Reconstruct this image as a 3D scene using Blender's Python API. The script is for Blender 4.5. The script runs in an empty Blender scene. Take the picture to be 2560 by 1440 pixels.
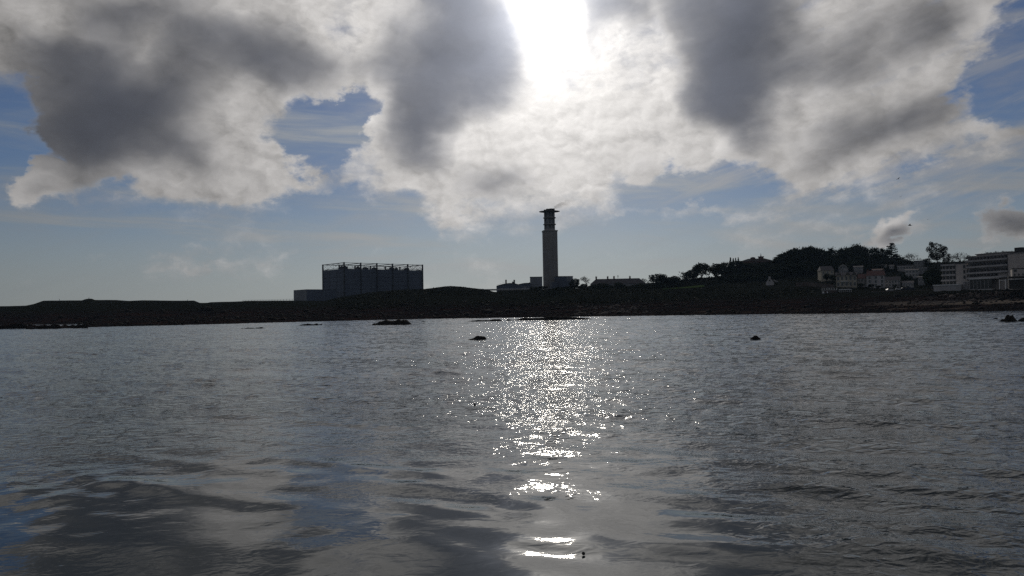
import bpy, bmesh, math, random
import numpy as np
from mathutils import Vector, Matrix, noise as mn

C = bpy.context.scene
COL = C.collection
R = math.radians

# ------------------------------------------------------------------ camera
EYE = 3.2                       # eye height over the water
FPX = 1971.0                    # focal length in pixels of the 2560 wide photograph
HOR = 776.0                     # row of the true horizon in the middle column
ROLL = R(0.98)
PITCH = math.atan((HOR - 720.0) / FPX)
cam_data = bpy.data.cameras.new('camera')
cam = bpy.data.objects.new('camera', cam_data)
COL.objects.link(cam)
cam_data.sensor_width = 36.0
cam_data.lens = 36.0 * FPX / 2560.0
cam_data.clip_start = 0.1
cam_data.clip_end = 20000.0
CAM_M = Matrix.Rotation(R(90) + PITCH, 3, 'X') @ Matrix.Rotation(-ROLL, 3, 'Z')
cam.matrix_world = Matrix.Translation((0, 0, EYE)) @ CAM_M.to_4x4()
C.camera = cam


def ray(px, py):
    """direction of a photograph pixel, world space"""
    return (CAM_M @ Vector(((px - 1280.0) / FPX, (720.0 - py) / FPX, -1.0))).normalized()


def at(px, py, Y):
    """the point on that sight line at distance Y out from the shore"""
    d = ray(px, py)
    return Vector((d.x * Y / d.y, Y, EYE + d.z * Y / d.y))


def on_water(px, py):
    d = ray(px, py)
    t = -EYE / d.z
    return Vector((d.x * t, d.y * t, 0.0))


# ------------------------------------------------------------------ sun, exposure
SUN_D = ray(1350, 22)
SUN_EL = math.asin(SUN_D.z)
SUN_AZ = math.atan2(SUN_D.x, SUN_D.y)
sl = bpy.data.lights.new('sun', 'SUN')
sl.energy = 2.0
sl.angle = R(1.6)
sl.color = (1.0, 0.93, 0.82)
so = bpy.data.objects.new('sun', sl)
COL.objects.link(so)
so.rotation_euler = (-SUN_D).to_track_quat('-Z', 'Y').to_euler()
so.location = (0, 0, 300)
vs = C.view_settings
vs.view_transform = 'Standard'
vs.look = 'None'
vs.gamma = 1.0
vs.exposure = -1.2
vs.use_curve_mapping = False
C.cycles.use_denoising = False
C.cycles.sample_clamp_direct = 70.0
C.cycles.sample_clamp_indirect = 6.0
C.cycles.max_bounces = 5
C.cycles.diffuse_bounces = 2
C.cycles.glossy_bounces = 3
C.cycles.volume_bounces = 0
C.cycles.transparent_max_bounces = 4
C.cycles.caustics_reflective = False
C.cycles.caustics_refractive = False


# ------------------------------------------------------------------ node helper
class E:
    """a socket with arithmetic"""
    tree = None

    def __init__(self, s):
        self.s = s

    @staticmethod
    def new(kind):
        return E.tree.nodes.new(kind)

    @staticmethod
    def put(inp, v):
        if isinstance(v, E):
            E.tree.links.new(v.s, inp)
        else:
            inp.default_value = v

    @staticmethod
    def m(op, *a, clamp=False):
        n = E.new('ShaderNodeMath')
        n.operation = op
        n.use_clamp = clamp
        for i, v in enumerate(a):
            E.put(n.inputs[i], v)
        return E(n.outputs[0])

    def __add__(s, o): return E.m('ADD', s, o)
    __radd__ = __add__
    def __sub__(s, o): return E.m('SUBTRACT', s, o)
    def __rsub__(s, o): return E.m('SUBTRACT', o, s)
    def __mul__(s, o): return E.m('MULTIPLY', s, o)
    __rmul__ = __mul__
    def __truediv__(s, o): return E.m('DIVIDE', s, o)


def vmath(op, *a, scale=None, out=0):
    n = E.new('ShaderNodeVectorMath')
    n.operation = op
    for i, v in enumerate(a):
        E.put(n.inputs[i], v)
    if scale is not None:
        E.put(n.inputs['Scale'], scale)
    return E(n.outputs[out])


def smooth(v, lo, hi, a=0.0, b=1.0):
    n = E.new('ShaderNodeMapRange')
    n.interpolation_type = 'SMOOTHSTEP'
    E.put(n.inputs[0], v)
    for i, x in enumerate((lo, hi, a, b)):
        E.put(n.inputs[i + 1], x)
    return E(n.outputs[0])


def noise(vec, scale, detail=4.0, rough=0.55, dist=0.0, lac=2.0, color=False):
    n = E.new('ShaderNodeTexNoise')
    E.put(n.inputs['Vector'], vec)
    E.put(n.inputs['Scale'], scale)
    n.inputs['Detail'].default_value = detail
    n.inputs['Roughness'].default_value = rough
    n.inputs['Lacunarity'].default_value = lac
    n.inputs['Distortion'].default_value = dist
    return E(n.outputs[1 if color else 0])


def combine(x, y, z):
    n = E.new('ShaderNodeCombineXYZ')
    for i, v in enumerate((x, y, z)):
        E.put(n.inputs[i], v)
    return E(n.outputs[0])


def separate(v):
    n = E.new('ShaderNodeSeparateXYZ')
    E.put(n.inputs[0], v)
    return [E(o) for o in n.outputs]


def mixc(f, a, b, blend='MIX'):
    n = E.new('ShaderNodeMix')
    n.data_type = 'RGBA'
    n.blend_type = blend
    n.clamp_factor = True
    E.put(n.inputs[0], f)
    for i, v in ((6, a), (7, b)):
        if not isinstance(v, E) and len(v) == 3:
            v = (*v, 1.0)
        E.put(n.inputs[i], v)
    return E(n.outputs[2])


def tint(col, f):
    """colour times scalar"""
    return vmath('SCALE', col, scale=f)


# ------------------------------------------------------------------ sky
world = bpy.data.worlds.new('World')
C.world = world
world.use_nodes = True
wt = world.node_tree
wt.nodes.clear()
E.tree = wt

W_SKY = 0.055


def build_sky():
    nis = E.new('ShaderNodeTexSky')
    nis.sky_type = 'NISHITA'
    nis.sun_disc = False
    nis.sun_elevation = SUN_EL
    nis.sun_rotation = SUN_AZ
    nis.air_density = 1.0
    nis.dust_density = 0.2
    nis.ozone_density = 1.3
    clear = vmath('MULTIPLY', E(nis.outputs[0]), (0.86, 1.01, 1.40))

    tc = E.new('ShaderNodeTexCoord')
    D = vmath('NORMALIZE', E(tc.outputs['Generated']))
    dx, dy, dz = separate(D)
    az = E.m('ARCTAN2', dx, dy) * (180 / math.pi)
    el = E.m('ARCSINE', dz) * (180 / math.pi)
    cs = vmath('DOT_PRODUCT', D, tuple(SUN_D), out=1)
    th = E.m('ARCCOSINE', E.m('MINIMUM', cs, 0.99999)) * (180 / math.pi)

    # turbulence over the dome
    Q = vmath('MULTIPLY', D, (1.0, 1.0, 1.5))
    n_warp = noise(Q, 5.5, 4.0, 0.55, color=True)
    n_fine = noise(Q, 20.0, 5.0, 0.62, color=True)
    soft = noise(Q, 7.0, 3.0, 0.5)
    wv = vmath('MULTIPLY', vmath('SUBTRACT', n_warp, (0.5, 0.5, 0.5)), (1.0, 1.0, 0.0))
    wf = vmath('SUBTRACT', n_fine, (0.5, 0.5, 0.5))
    wf2 = vmath('MULTIPLY', wf, (1.0, 1.0, 0.0))
    QW = vmath('ADD', Q, tint(wf, 0.035))
    puff = noise(QW, 10.0, 7.0, 0.58)
    # the same turbulence a little nearer the sun: which flank of a billow is lit
    puff_s = noise(vmath('ADD', QW, tint(vmath('SUBTRACT', tuple(SUN_D), D), 0.05)), 10.0, 4.0, 0.55)
    fray = noise(QW, 34.0, 5.0, 0.6)
    base = combine(az, el, 0.0)
    P_edge = vmath('ADD', vmath('ADD', base, tint(wv, 6.5)), tint(wf2, 4.4))
    P_soft = vmath('ADD', vmath('ADD', base, tint(wv, 6.0)), tint(wf2, 1.2))

    def field(blobs, P, start):
        acc = start
        for (px, py, rx, ry, rot, w) in blobs:
            d = ray(px, py)
            a0 = math.degrees(math.atan2(d.x, d.y))
            e0 = math.degrees(math.asin(d.z))
            k = 180 / math.pi / FPX
            sx = k * math.cos(math.radians(a0)) ** 2
            mp = E.new('ShaderNodeMapping')
            mp.vector_type = 'TEXTURE'
            E.put(mp.inputs['Vector'], P)
            mp.inputs['Location'].default_value = (a0, e0, 0)
            mp.inputs['Rotation'].default_value = (0, 0, math.radians(-rot))
            mp.inputs['Scale'].default_value = (rx * sx, ry * k, 1)
            g = E.new('ShaderNodeTexGradient')
            g.gradient_type = 'SPHERICAL'
            E.put(g.inputs[0], E(mp.outputs[0]))
            acc = E.m('MULTIPLY_ADD', E(g.outputs[1]), w, acc)
        return acc

    # (px, py, rx, ry, rotation, weight) of the cloud masses in the photograph's sky
    COVER = [
        (330, 230, 560, 320, 0, 1.1), (560, 380, 330, 150, 0, 1.1), (160, 350, 330, 110, 0, 0.5), (720, 400, 120, 60, 20, 0.7),
        (650, 440, 420, 60, 0, 0.45), (430, 410, 300, 90, 0, 0.8), (1750, 510, 380, 34, 9, 0.38), (480, 640, 420, 26, -5, 0.30), (900, 470, 300, 40, 0, 0.3),
        (1060, 300, 240, 170, 0, 1.1), (1260, 420, 420, 190, 0, 1.4), (1090, 480, 160, 90, 0, 0.7), (1480, 380, 260, 150, 0, 0.8),
        (1640, 320, 360, 150, 0, 0.9), (1900, 330, 380, 150, -8, 0.9), (2250, 320, 460, 190, -14, 1.0), (2050, 410, 260, 60, -12, 0.45),
        (2540, 350, 140, 60, -20, 0.7),
        (150, 452, 130, 48, 0, 1.3), (95, 480, 45, 50, 0, 0.7), (2268, 560, 90, 30, -10, 1.2), (2550, 562, 130, 48, -24, 1.5),
        # the blue holes
        (780, 335, 230, 95, -12, -2.3), (935, 262, 100, 60, -40, -1.3), (-10, 290, 150, 130, 0, -2.2), (40, 385, 210, 60, 10, -1.7), (270, 450, 120, 40, -10, -0.8),
        (2520, 130, 300, 110, -40, -1.9), (2540, 260, 160, 80, -20, -1.4), (2330, 235, 330, 50, -20, -0.7), (2420, 420, 220, 40, -14, -0.5), (1990, 250, 110, 42, 10, -0.9), (880, 295, 140, 70, -25, -1.4), (1730, 440, 320, 60, -3, -1.1), (2140, 240, 50, 25, 0, -0.7),
        (1430, 180, 70, 40, 0, -0.35), (1560, 410, 130, 50, 0, -0.7), (850, 20, 60, 60, 0, -0.4), (20, 180, 60, 40, 20, -0.6),
    ]
    THICK = [
        (260, 245, 390, 220, -18, 1.9), (300, 5, 380, 80, 0, 0.7), (650, 140, 270, 120, 0, 0.9), (110, 110, 110, 130, 40, 0.5),
        (650, 100, 200, 100, 0, 0.5), (800, 170, 160, 120, 0, 0.5), (480, 390, 150, 70, 0, 0.6), (230, 330, 260, 80, 0, 0.5),
        (1090, 150, 240, 160, 10, 1.8), (1060, 310, 140, 110, -60, 1.5), (1210, 130, 190, 130, 30, 1.2), (1160, 20, 150, 80, 0, 0.9), (1220, 465, 130, 70, 0, 0.8),
        (1270, 60, 60, 60, 0, 0.4), (1480, 100, 60, 60, 0, 0.4),
        (1845, 90, 225, 270, 0, 2.4), (1800, 240, 150, 110, 0, 0.7), (1525, 55, 110, 110, 0, 0.8), (1600, 10, 200, 70, 0, 0.8), (1850, 290, 130, 90, 60, 0.6),
        (2130, 110, 340, 110, -20, 0.75), (2060, 220, 260, 70, -20, 0.4), (2230, 300, 330, 70, -12, 1.0), (2340, 50, 170, 60, -30, 0.6), (1420, 175, 80, 40, 0, 0.35),
        (2530, 555, 120, 50, -20, 1.0), (2275, 570, 55, 20, -10, 0.9), (140, 470, 80, 20, 0, 0.3),
        (330, 130, 90, 150, 30, -0.6), (120, 40, 180, 60, 20, -0.5), (830, 60, 160, 90, 0, -0.5), (960, 220, 60, 90, 20, -0.4),
        (1370, 60, 120, 160, 0, -1.4), (1590, 180, 130, 160, 10, -0.9),
    ]
    # elsewhere on the dome the same broken cloud goes on
    off = E.m('MAXIMUM', smooth(E.m('ABSOLUTE', az), 33.0, 46.0), smooth(el, 23.0, 32.0))
    gen = noise(Q, 3.1, 3.0, 0.5)
    wide = off * smooth(gen, 0.40, 0.62)
    deck = smooth(el + (soft - 0.5) * 5.0 + (gen - 0.5) * 9.0, 9.0, 14.0) * (1.0 - off * 0.9)
    cov = field(COVER, P_edge, deck * 0.85 + wide * smooth(el, 7.0, 15.0) * 0.9)
    thk = field(THICK, P_soft, wide * smooth(gen, 0.5, 0.72) * 1.1)

    along = az * 0.045
    across = (el - az * 0.33) * 0.30
    band = noise(combine(along, across, 0.0), 2.0, 5.0, 0.55, 0.3)
    right = smooth(az, 12.0, 20.0)
    cov = E.m('MINIMUM', cov, 1.0)
    body = cov + (puff - 0.5) * 1.25 + (fray - 0.5) * 0.5 + (band - 0.5) * right * 1.4
    body = body + smooth(thk, 0.3, 1.3) * 0.55
    alpha = smooth(body, 0.02, 0.86)
    edge = E.m('MINIMUM', body - 0.65, 0.0)
    heavy = E.m('MAXIMUM', thk * 0.95 + (soft - 0.5) * 0.55 + (puff - 0.5) * 0.85 + (fray - 0.5) * 0.25 + (band - 0.5) * right * 0.6 + edge * 0.7, 0.0)
    dark = 1.0 - E.m('EXPONENT', E.m('POWER', heavy, 1.5) * -1.65)

    # thin veils and streaks low over the horizon
    V = combine(az * 0.030, el * 0.24 + az * 0.012, 0.3)
    streak = noise(V, 2.3, 6.0, 0.58, 0.4)
    veil = smooth(streak, 0.42, 0.74) * smooth(el, 1.0, 4.0) * smooth(el, 20.0, 12.0)

    glow1 = E.m('EXPONENT', th * (-1 / 2.3))
    glow2 = E.m('EXPONENT', th * (-1 / 10.5))
    glow_m = E.m('EXPONENT', th * (-1 / 5.0))
    glow3 = E.m('EXPONENT', th * (-1 / 30.0))

    relief = E.m('MAXIMUM', 0.98 + (puff - puff_s) * 2.0 + (puff - 0.5) * 0.35 + (fray - 0.5) * 0.3, 0.45)
    warm = mixc(glow2 * 1.1, (0.93, 0.90, 0.88), (1.0, 0.97, 0.93))
    lit = tint(warm, (0.52 + 0.85 * glow3 + 1.25 * glow2 + 1.1 * glow_m + 2.4 * glow1) * relief)
    shade_c = mixc(glow2, (0.80, 0.86, 1.06), (0.86, 0.93, 1.12))
    shade = tint(shade_c, (0.10 + 0.12 * glow3 + 0.42 * glow2 + 0.35 * glow_m + 1.0 * glow1) * (0.55 + 0.9 * puff))
    cloud = mixc(dark, lit, shade)

    low = smooth(el, 9.0, 0.0)
    hazy = tint((0.86, 0.95, 1.0), 0.28 + 0.9 * glow3)
    sky = vmath('ADD', tint(clear, W_SKY), tint((1.0, 0.96, 0.9), 2.0 * glow1 + 0.18 * glow2))
    sky = mixc(veil * 0.7, sky, hazy)
    sky = mixc(low * 0.85, sky, tint((0.90, 0.98, 1.0), 0.20 + 1.42 * glow3))
    sky = mixc(0.02 + 0.18 * smooth(band, 0.4, 0.7), sky, hazy)
    milk = noise(vmath('MULTIPLY', D, (1.0, 1.0, 3.2)), 6.0, 7.0, 0.6, 0.2)
    sky = mixc(smooth(milk, 0.44, 0.72) * smooth(el, 3.0, 8.0) * 0.38, sky, tint(warm, 0.26 + 0.95 * glow3 + 0.5 * glow2))
    wisp = E.m('MAXIMUM', smooth(band, 0.47, 0.68) * smooth(az, 2.0, 14.0) * smooth(el, 5.0, 8.0), smooth(streak, 0.50, 0.72) * 0.8 * smooth(el, 1.5, 4.0))
    sky = mixc(wisp * 0.55, sky, tint(warm, 0.34 + 1.0 * glow3 + 0.4 * glow2))
    out = mixc(alpha, sky, cloud)
    out = vmath('ADD', out, tint((1.0, 0.97, 0.93), 0.9 * glow1 + 0.16 * glow_m))
    bg = E.new('ShaderNodeBackground')
    bg.inputs['Strength'].default_value = 1.0
    E.put(bg.inputs['Color'], out)
    wo = E.new('ShaderNodeOutputWorld')
    wt.links.new(bg.outputs[0], wo.inputs[0])


build_sky()

# ------------------------------------------------------------------ materials
def material(name):
    m = bpy.data.materials.new(name)
    m.use_nodes = True
    m.node_tree.nodes.clear()
    E.tree = m.node_tree
    out = E.new('ShaderNodeOutputMaterial')
    p = E.new('ShaderNodeBsdfPrincipled')
    m.node_tree.links.new(p.outputs[0], out.inputs[0])
    return m, p, out


def water_material():
    m, p, out = material('sea_water')
    geo = E.new('ShaderNodeNewGeometry')
    pos = E(geo.outputs['Position'])
    x, y, z = separate(pos)
    dist = E.m('SQRT', x * x + y * y)
    flat = combine(x, y, 0.0)
    patch = noise(flat, 0.05, 3.0, 0.5)
    # wind reaches the open water, the shallows near the beach lie calm
    ruffle = smooth(dist + (patch - 0.5) * 26.0 + 9.0 * smooth(x / E.m('MAXIMUM', y, 1.0), 0.14, 0.44), 13.0, 27.0)
    cat = noise(combine(x * 0.25, y, 0.0), 0.13, 4.0, 0.55)
    ruffle = ruffle * (0.55 + 0.9 * smooth(cat, 0.3, 0.7))
    rot = combine(x * 0.72 + y * 0.12, y * 1.0 - x * 0.16, 0.0)
    chop = noise(rot, 3.5, 2.0, 0.5, 0.5)
    rip = noise(rot, 7.5, 2.0, 0.5, 0.5)
    calmpatch = smooth(noise(combine(x * 0.3, y, 1.0), 0.35, 3.0, 0.5), 0.45, 0.68)
    near = smooth(dist, 35.0, 100.0, 1.0, 0.8)
    h = (chop * (0.005 + 0.072 * ruffle) + rip * (0.0006 + 0.0065 * calmpatch + 0.014 * ruffle)) * near
    b = E.new('ShaderNodeBump')
    b.inputs['Strength'].default_value = 1.0
    b.inputs['Distance'].default_value = 1.0
    if 'Filter Width' in b.inputs:
        b.inputs['Filter Width'].default_value = 0.02
    E.put(b.inputs['Height'], h)
    m.node_tree.links.new(b.outputs[0], p.inputs['Normal'])
    p.inputs['Base Color'].default_value = (0.013, 0.025, 0.030, 1)
    p.inputs['Roughness'].default_value = 0.03
    p.inputs['IOR'].default_value = 1.333
    return m


def grid_mesh(name, xs, ys, zf):
    nx, ny = len(xs), len(ys)
    X, Y = np.meshgrid(xs, ys)
    Z = zf(X, Y)
    return raw_grid(name, X, Y, Z)


def raw_grid(name, X, Y, Z):
    ny, nx = X.shape
    co = np.stack([X, Y, Z], -1).reshape(-1, 3).astype(np.float32)
    i = np.arange(nx * ny).reshape(ny, nx)
    q = np.stack([i[:-1, :-1], i[:-1, 1:], i[1:, 1:], i[1:, :-1]], -1).reshape(-1, 4)
    me = bpy.data.meshes.new(name)
    me.vertices.add(len(co))
    me.vertices.foreach_set('co', co.ravel())
    me.loops.add(q.size)
    me.loops.foreach_set('vertex_index', q.ravel().astype(np.int32))
    me.polygons.add(len(q))
    me.polygons.foreach_set('loop_start', (np.arange(len(q)) * 4).astype(np.int32))
    me.update()
    me.validate()
    return me


def structure(name, me, mat, smooth_faces=True):
    o = bpy.data.objects.new(name, me)
    COL.objects.link(o)
    o['kind'] = 'structure'
    me.materials.append(mat)
    if smooth_faces:
        me.polygons.foreach_set('use_smooth', [True] * len(me.polygons))
    return o


M_WATER = water_material()


def sea():
    """one sheet; out to the far shore it carries real wavelets, lower in the calm shallows"""
    rs = np.random.RandomState(23)
    kf = np.arange(-0.86, 0.861, 0.0022)
    ko = np.array([0.95, 1.1, 1.4, 2.0, 3.0, 5.0])
    k = np.concatenate([-ko[::-1], kf, ko])
    ys = [4.0]
    while ys[-1] < 372:
        ys.append(ys[-1] + max(0.02, min(0.36, ys[-1] * 0.0055)))
    ys = np.array(ys + [390.0, 420.0, 600.0, 1000.0, 1500.0])
    K, Y = np.meshgrid(k, ys)
    X = np.clip(K * Y, -1500, 1500)
    g = rs.rand(64, 64)

    def vn(x, y):
        xi, yi = np.floor(x).astype(int), np.floor(y).astype(int)
        u, v = x - xi, y - yi
        u, v = u * u * (3 - 2 * u), v * v * (3 - 2 * v)
        f = lambda a, b: g[a % 64, b % 64]
        return (f(xi, yi) * (1 - u) + f(xi + 1, yi) * u) * (1 - v) + (f(xi, yi + 1) * (1 - u) + f(xi + 1, yi + 1) * u) * v
    D = np.hypot(X, Y)
    patch = vn(X / 14, Y / 14) * 0.6 + vn(X / 6, Y / 6) * 0.4
    ruf = np.clip((D + (patch - 0.5) * 26 + 9 * np.clip((K - 0.14) / 0.3, 0, 1) - 14) / 15, 0, 1)
    ruf = ruf * ruf * (3 - 2 * ruf) * (0.75 + 0.5 * vn(X / 40 + 9, Y / 12 + 4))
    Z = np.zeros_like(X)
    n = 44
    for i in range(n):
        lam = 0.85 * (4.6 / 0.85) ** ((i + rs.rand()) / n)
        th = rs.normal(0.16, 0.85 if lam < 1.9 else 0.42)
        kx_, ky_ = 2 * math.pi / lam * math.sin(th), 2 * math.pi / lam * math.cos(th)
        calm = 0.24 if lam > 1.7 else 0.08
        Z += (calm + (1 - calm) * ruf) * (SLOPE * (0.55 if lam > 1.7 else 1.1) / (2 * math.pi / lam)) * np.sin(kx_ * X + ky_ * Y + rs.uniform(0, 6.28))
    Z *= np.clip((0.93 - np.abs(K)) / 0.08, 0, 1) * np.clip((378 - Y) / 8, 0, 1)
    # sharper crests, flatter troughs
    Z = Z + 1.6 * np.maximum(Z, 0) ** 2
    structure('water', raw_grid('water', X, Y, Z), M_WATER)


SLOPE = 0.021
sea()


# ------------------------------------------------------------------ plain materials with grain and wear
def surface(name, col, col2=None, scale=0.6, rough=0.85, streak=False, spec=0.3, bump=0.0, metallic=0.0):
    m, p, out = material(name)
    tc = E.new('ShaderNodeNewGeometry')
    pos = E(tc.outputs['Position'])
    if streak:
        pos = vmath('MULTIPLY', pos, (1.0, 1.0, 0.12))
    n = noise(pos, scale, 6.0, 0.6)
    col2 = col2 or tuple(c * 0.62 for c in col)
    E.put(p.inputs['Base Color'], mixc(smooth(n, 0.30, 0.70), col2, col))
    p.inputs['Roughness'].default_value = rough
    p.inputs['Metallic'].default_value = metallic
    p.inputs['Specular IOR Level'].default_value = spec
    if bump:
        b = E.new('ShaderNodeBump')
        b.inputs['Strength'].default_value = 0.6
        b.inputs['Distance'].default_value = bump
        E.put(b.inputs['Height'], noise(pos, scale * 5, 5.0, 0.65))
        m.node_tree.links.new(b.outputs[0], p.inputs['Normal'])
    return m


M = {
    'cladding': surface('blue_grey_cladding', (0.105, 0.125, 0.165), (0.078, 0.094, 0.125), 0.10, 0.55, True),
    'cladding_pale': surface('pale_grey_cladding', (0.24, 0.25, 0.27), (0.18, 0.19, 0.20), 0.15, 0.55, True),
    'steel': surface('dark_steel', (0.045, 0.050, 0.060), None, 0.5, 0.5),
    'concrete': surface('stained_concrete', (0.30, 0.28, 0.26), (0.19, 0.18, 0.17), 0.16, 0.9, True, bump=0.05),
    'flue': surface('weathered_flue', (0.26, 0.25, 0.25), (0.15, 0.15, 0.15), 0.4, 0.7, True),
    'soot': surface('sooty_metal', (0.05, 0.048, 0.046), None, 0.5, 0.8),
    'rock': surface('wet_dark_rock', (0.034, 0.030, 0.027), (0.014, 0.013, 0.012), 0.9, 0.85, spec=0.03, bump=0.12),
    'rock_pale': surface('pale_granite', (0.15, 0.125, 0.11), (0.07, 0.06, 0.055), 0.7, 0.9, spec=0.05, bump=0.08),
    'white_render': surface('off_white_render', (0.46, 0.44, 0.43), (0.34, 0.33, 0.32), 0.25, 0.85, True),
    'cream_render': surface('cream_render', (0.42, 0.38, 0.29), (0.30, 0.27, 0.21), 0.3, 0.85, True),
    'grey_render': surface('grey_render', (0.26, 0.255, 0.26), (0.18, 0.18, 0.18), 0.3, 0.85, True),
    'hotel_render': surface('warm_grey_render', (0.54, 0.49, 0.45), (0.42, 0.38, 0.35), 0.18, 0.85, True),
    'white_paint': surface('white_paint', (0.80, 0.80, 0.78), (0.62, 0.62, 0.60), 0.6, 0.5, True),
    'slate': surface('slate', (0.085, 0.075, 0.080), (0.05, 0.046, 0.05), 1.2, 0.6),
    'red_tile': surface('red_brown_tile', (0.15, 0.075, 0.065), (0.09, 0.05, 0.045), 1.2, 0.8),
    'glass': surface('dark_window_glass', (0.018, 0.022, 0.028), (0.012, 0.014, 0.018), 0.3, 0.12, spec=0.5),
    'brick': surface('dull_brick', (0.17, 0.10, 0.08), (0.10, 0.065, 0.055), 0.7, 0.9),
    'bark': surface('bark', (0.055, 0.045, 0.036), None, 1.5, 0.9),
    'tyre': surface('tyre_rubber', (0.02, 0.02, 0.02), None, 3.0, 0.8),
    'car_white': surface('white_car_paint', (0.55, 0.55, 0.55), (0.50, 0.50, 0.50), 1.0, 0.8, spec=0.1),
    'car_silver': surface('silver_car_paint', (0.42, 0.43, 0.45), (0.38, 0.39, 0.41), 1.0, 0.25, spec=0.5),
    'car_dark': surface('dark_blue_car_paint', (0.03, 0.04, 0.07), None, 1.0, 0.6, spec=0.2),
    'feather': surface('dark_feather', (0.03, 0.03, 0.03), None, 8.0, 0.8),
    'wood': surface('sodden_wood', (0.05, 0.038, 0.03), None, 9.0, 0.8),
    'cork': surface('black_float', (0.015, 0.015, 0.015), None, 20.0, 0.5),
    'lawn': surface('mown_grass', (0.055, 0.085, 0.030), (0.035, 0.058, 0.020), 0.6, 0.95, spec=0.0),
    'shingle': surface('roof_felt', (0.10, 0.10, 0.105), None, 0.6, 0.9),
}


def leaf_material(name, a, b):
    m, p, out = material(name)
    geo = E.new('ShaderNodeNewGeometry')
    oi = E.new('ShaderNodeObjectInfo')
    n = noise(E(geo.outputs['Position']), 0.45, 3.0, 0.6)
    col = mixc(smooth(n, 0.3, 0.7), a, b)
    col = tint(col, 0.75 + 0.5 * E(oi.outputs['Random']))
    E.put(p.inputs['Base Color'], col)
    p.inputs['Roughness'].default_value = 0.9
    p.inputs['Specular IOR Level'].default_value = 0.03
    return m


M['leaf_dark'] = leaf_material('evergreen_leaves', (0.014, 0.022, 0.014), (0.029, 0.041, 0.022))
M['leaf_oak'] = leaf_material('holm_oak_leaves', (0.018, 0.026, 0.015), (0.036, 0.046, 0.025))
M['leaf_brown'] = leaf_material('autumn_leaves', (0.030, 0.029, 0.018), (0.052, 0.043, 0.026))
M['scrub'] = leaf_material('scrub_leaves', (0.016, 0.020, 0.011), (0.032, 0.032, 0.019))


# ------------------------------------------------------------------ land
def kz(px, py, Y):
    p = at(px, py, Y)
    return p.x / Y, p.z


def ridge(Y, pts):
    return Y, sorted(kz(px, py, Y) for px, py in pts)


def kx(px):
    return at(px, HOR, 1000.0).x / 1000.0


RIDGES = [
    (262.0, [(kx(-900), 0.02), (kx(3500), 0.02)]),
    (276.0, [(kx(-900), 0.7), (kx(212), 0.65), (kx(260), 0.7), (kx(1500), 0.5), (kx(3500), 0.6)]),
    (292.0, [(kx(-900), -0.45), (kx(195), -0.45), (kx(225), 0.5), (kx(1500), 0.9), (kx(3500), 1.1)]),
    (345.0, [(kx(-900), -0.6), (kx(190), -0.6), (kx(250), 1.0), (kx(1400), 1.2), (kx(2000), 2.0), (kx(2250), 3.2), (kx(2560), 4.0), (kx(3500), 4.0)]),
    (358.0, [(kx(-900), -0.6), (kx(190), -0.6), (kx(250), 1.4), (kx(1400), 1.6), (kx(2000), 3.0), (kx(2250), 5.2), (kx(2350), 8.3), (kx(2560), 9.0), (kx(3500), 9.0)]),
    (425.0, [(kx(-900), -0.4), (kx(190), -0.3), (kx(260), 2.0), (kx(1200), 4.2), (kx(1600), 5.0), (kx(1900), 7.0), (kx(2050), 8.6), (kx(2250), 9.6), (kx(2360), 9.6), (kx(3500), 9.6)]),
    ridge(450.0, [(-900, 795), (0, 795), (190, 793), (260, 786), (800, 778), (1100, 762), (1300, 765), (1600, 756), (1900, 744), (2050, 734), (2250, 727), (2360, 724), (2560, 722), (3500, 722)]),
    ridge(505.0, [(-900, 774), (0, 770), (110, 764), (300, 762), (485, 762), (540, 765), (800, 762), (1060, 744), (1300, 746), (1600, 740), (1850, 733), (1950, 722), (2050, 720), (2090, 718), (2260, 718), (2300, 720), (2400, 705), (2560, 700), (3500, 700)]),
    ridge(620.0, [(-900, 770), (0, 765.5), (65, 764), (85, 760), (108, 752), (205, 750.5), (213, 747.5), (222, 746), (230, 746.5), (237, 749.5),
                  (290, 749.3), (322, 751.7), (355, 750.5), (420, 751.3), (485, 751.5), (500, 757.5), (520, 757), (525, 755.7), (607, 753.5), (615, 752.5),
                  (737, 751.5), (811, 752), (842, 745), (880, 738), (930, 731), (990, 725), (1060, 722), (1090, 718.5), (1110, 716), (1130, 715.3),
                  (1150, 716.5), (1175, 719.5), (1200, 722.5), (1215, 724), (1226, 727), (1234, 729.5), (1243, 730), (1248, 727), (1300, 725), (1400, 724),
                  (1480, 722), (1600, 721), (1660, 722), (1760, 714), (1800, 710), (1900, 706), (2000, 696), (2100, 686), (2250, 684), (2400, 690), (2560, 690), (3500, 700)]),
    ridge(640.0, [(-900, 774), (0, 770), (485, 762), (520, 760), (607, 756.5), (737, 756), (842, 756), (1060, 730), (1130, 722), (1200, 730), (1243, 736), (1300, 736), (1480, 724), (1600, 720), (1700, 719), (1760, 706),
                  (1800, 703), (1900, 698), (2000, 688), (2100, 680), (2250, 678), (2400, 684), (2560, 684), (3500, 700)]),
    ridge(700.0, [(-900, 782), (500, 772), (1060, 745), (1240, 748), (1420, 730), (1480, 712), (1560, 710), (1600, 709), (1640, 707), (1680, 703), (1720, 698), (1760, 694), (1800, 691), (1815, 678), (1840, 664), (1860, 657), (1900, 655), (1940, 652), (2000, 640), (2100, 637), (2200, 640), (2260, 648), (2300, 656), (2360, 655), (2420, 652), (2560, 650), (3500, 690)]),
    ridge(900.0, [(-900, 790), (1240, 765), (1500, 755), (1800, 715), (2000, 690), (2300, 690), (3500, 715)]),
    (1400.0, [(kx(-900), -2.0), (kx(3500), -2.0)]),
]
RY = np.array([255.0] + [r[0] for r in RIDGES])


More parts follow.
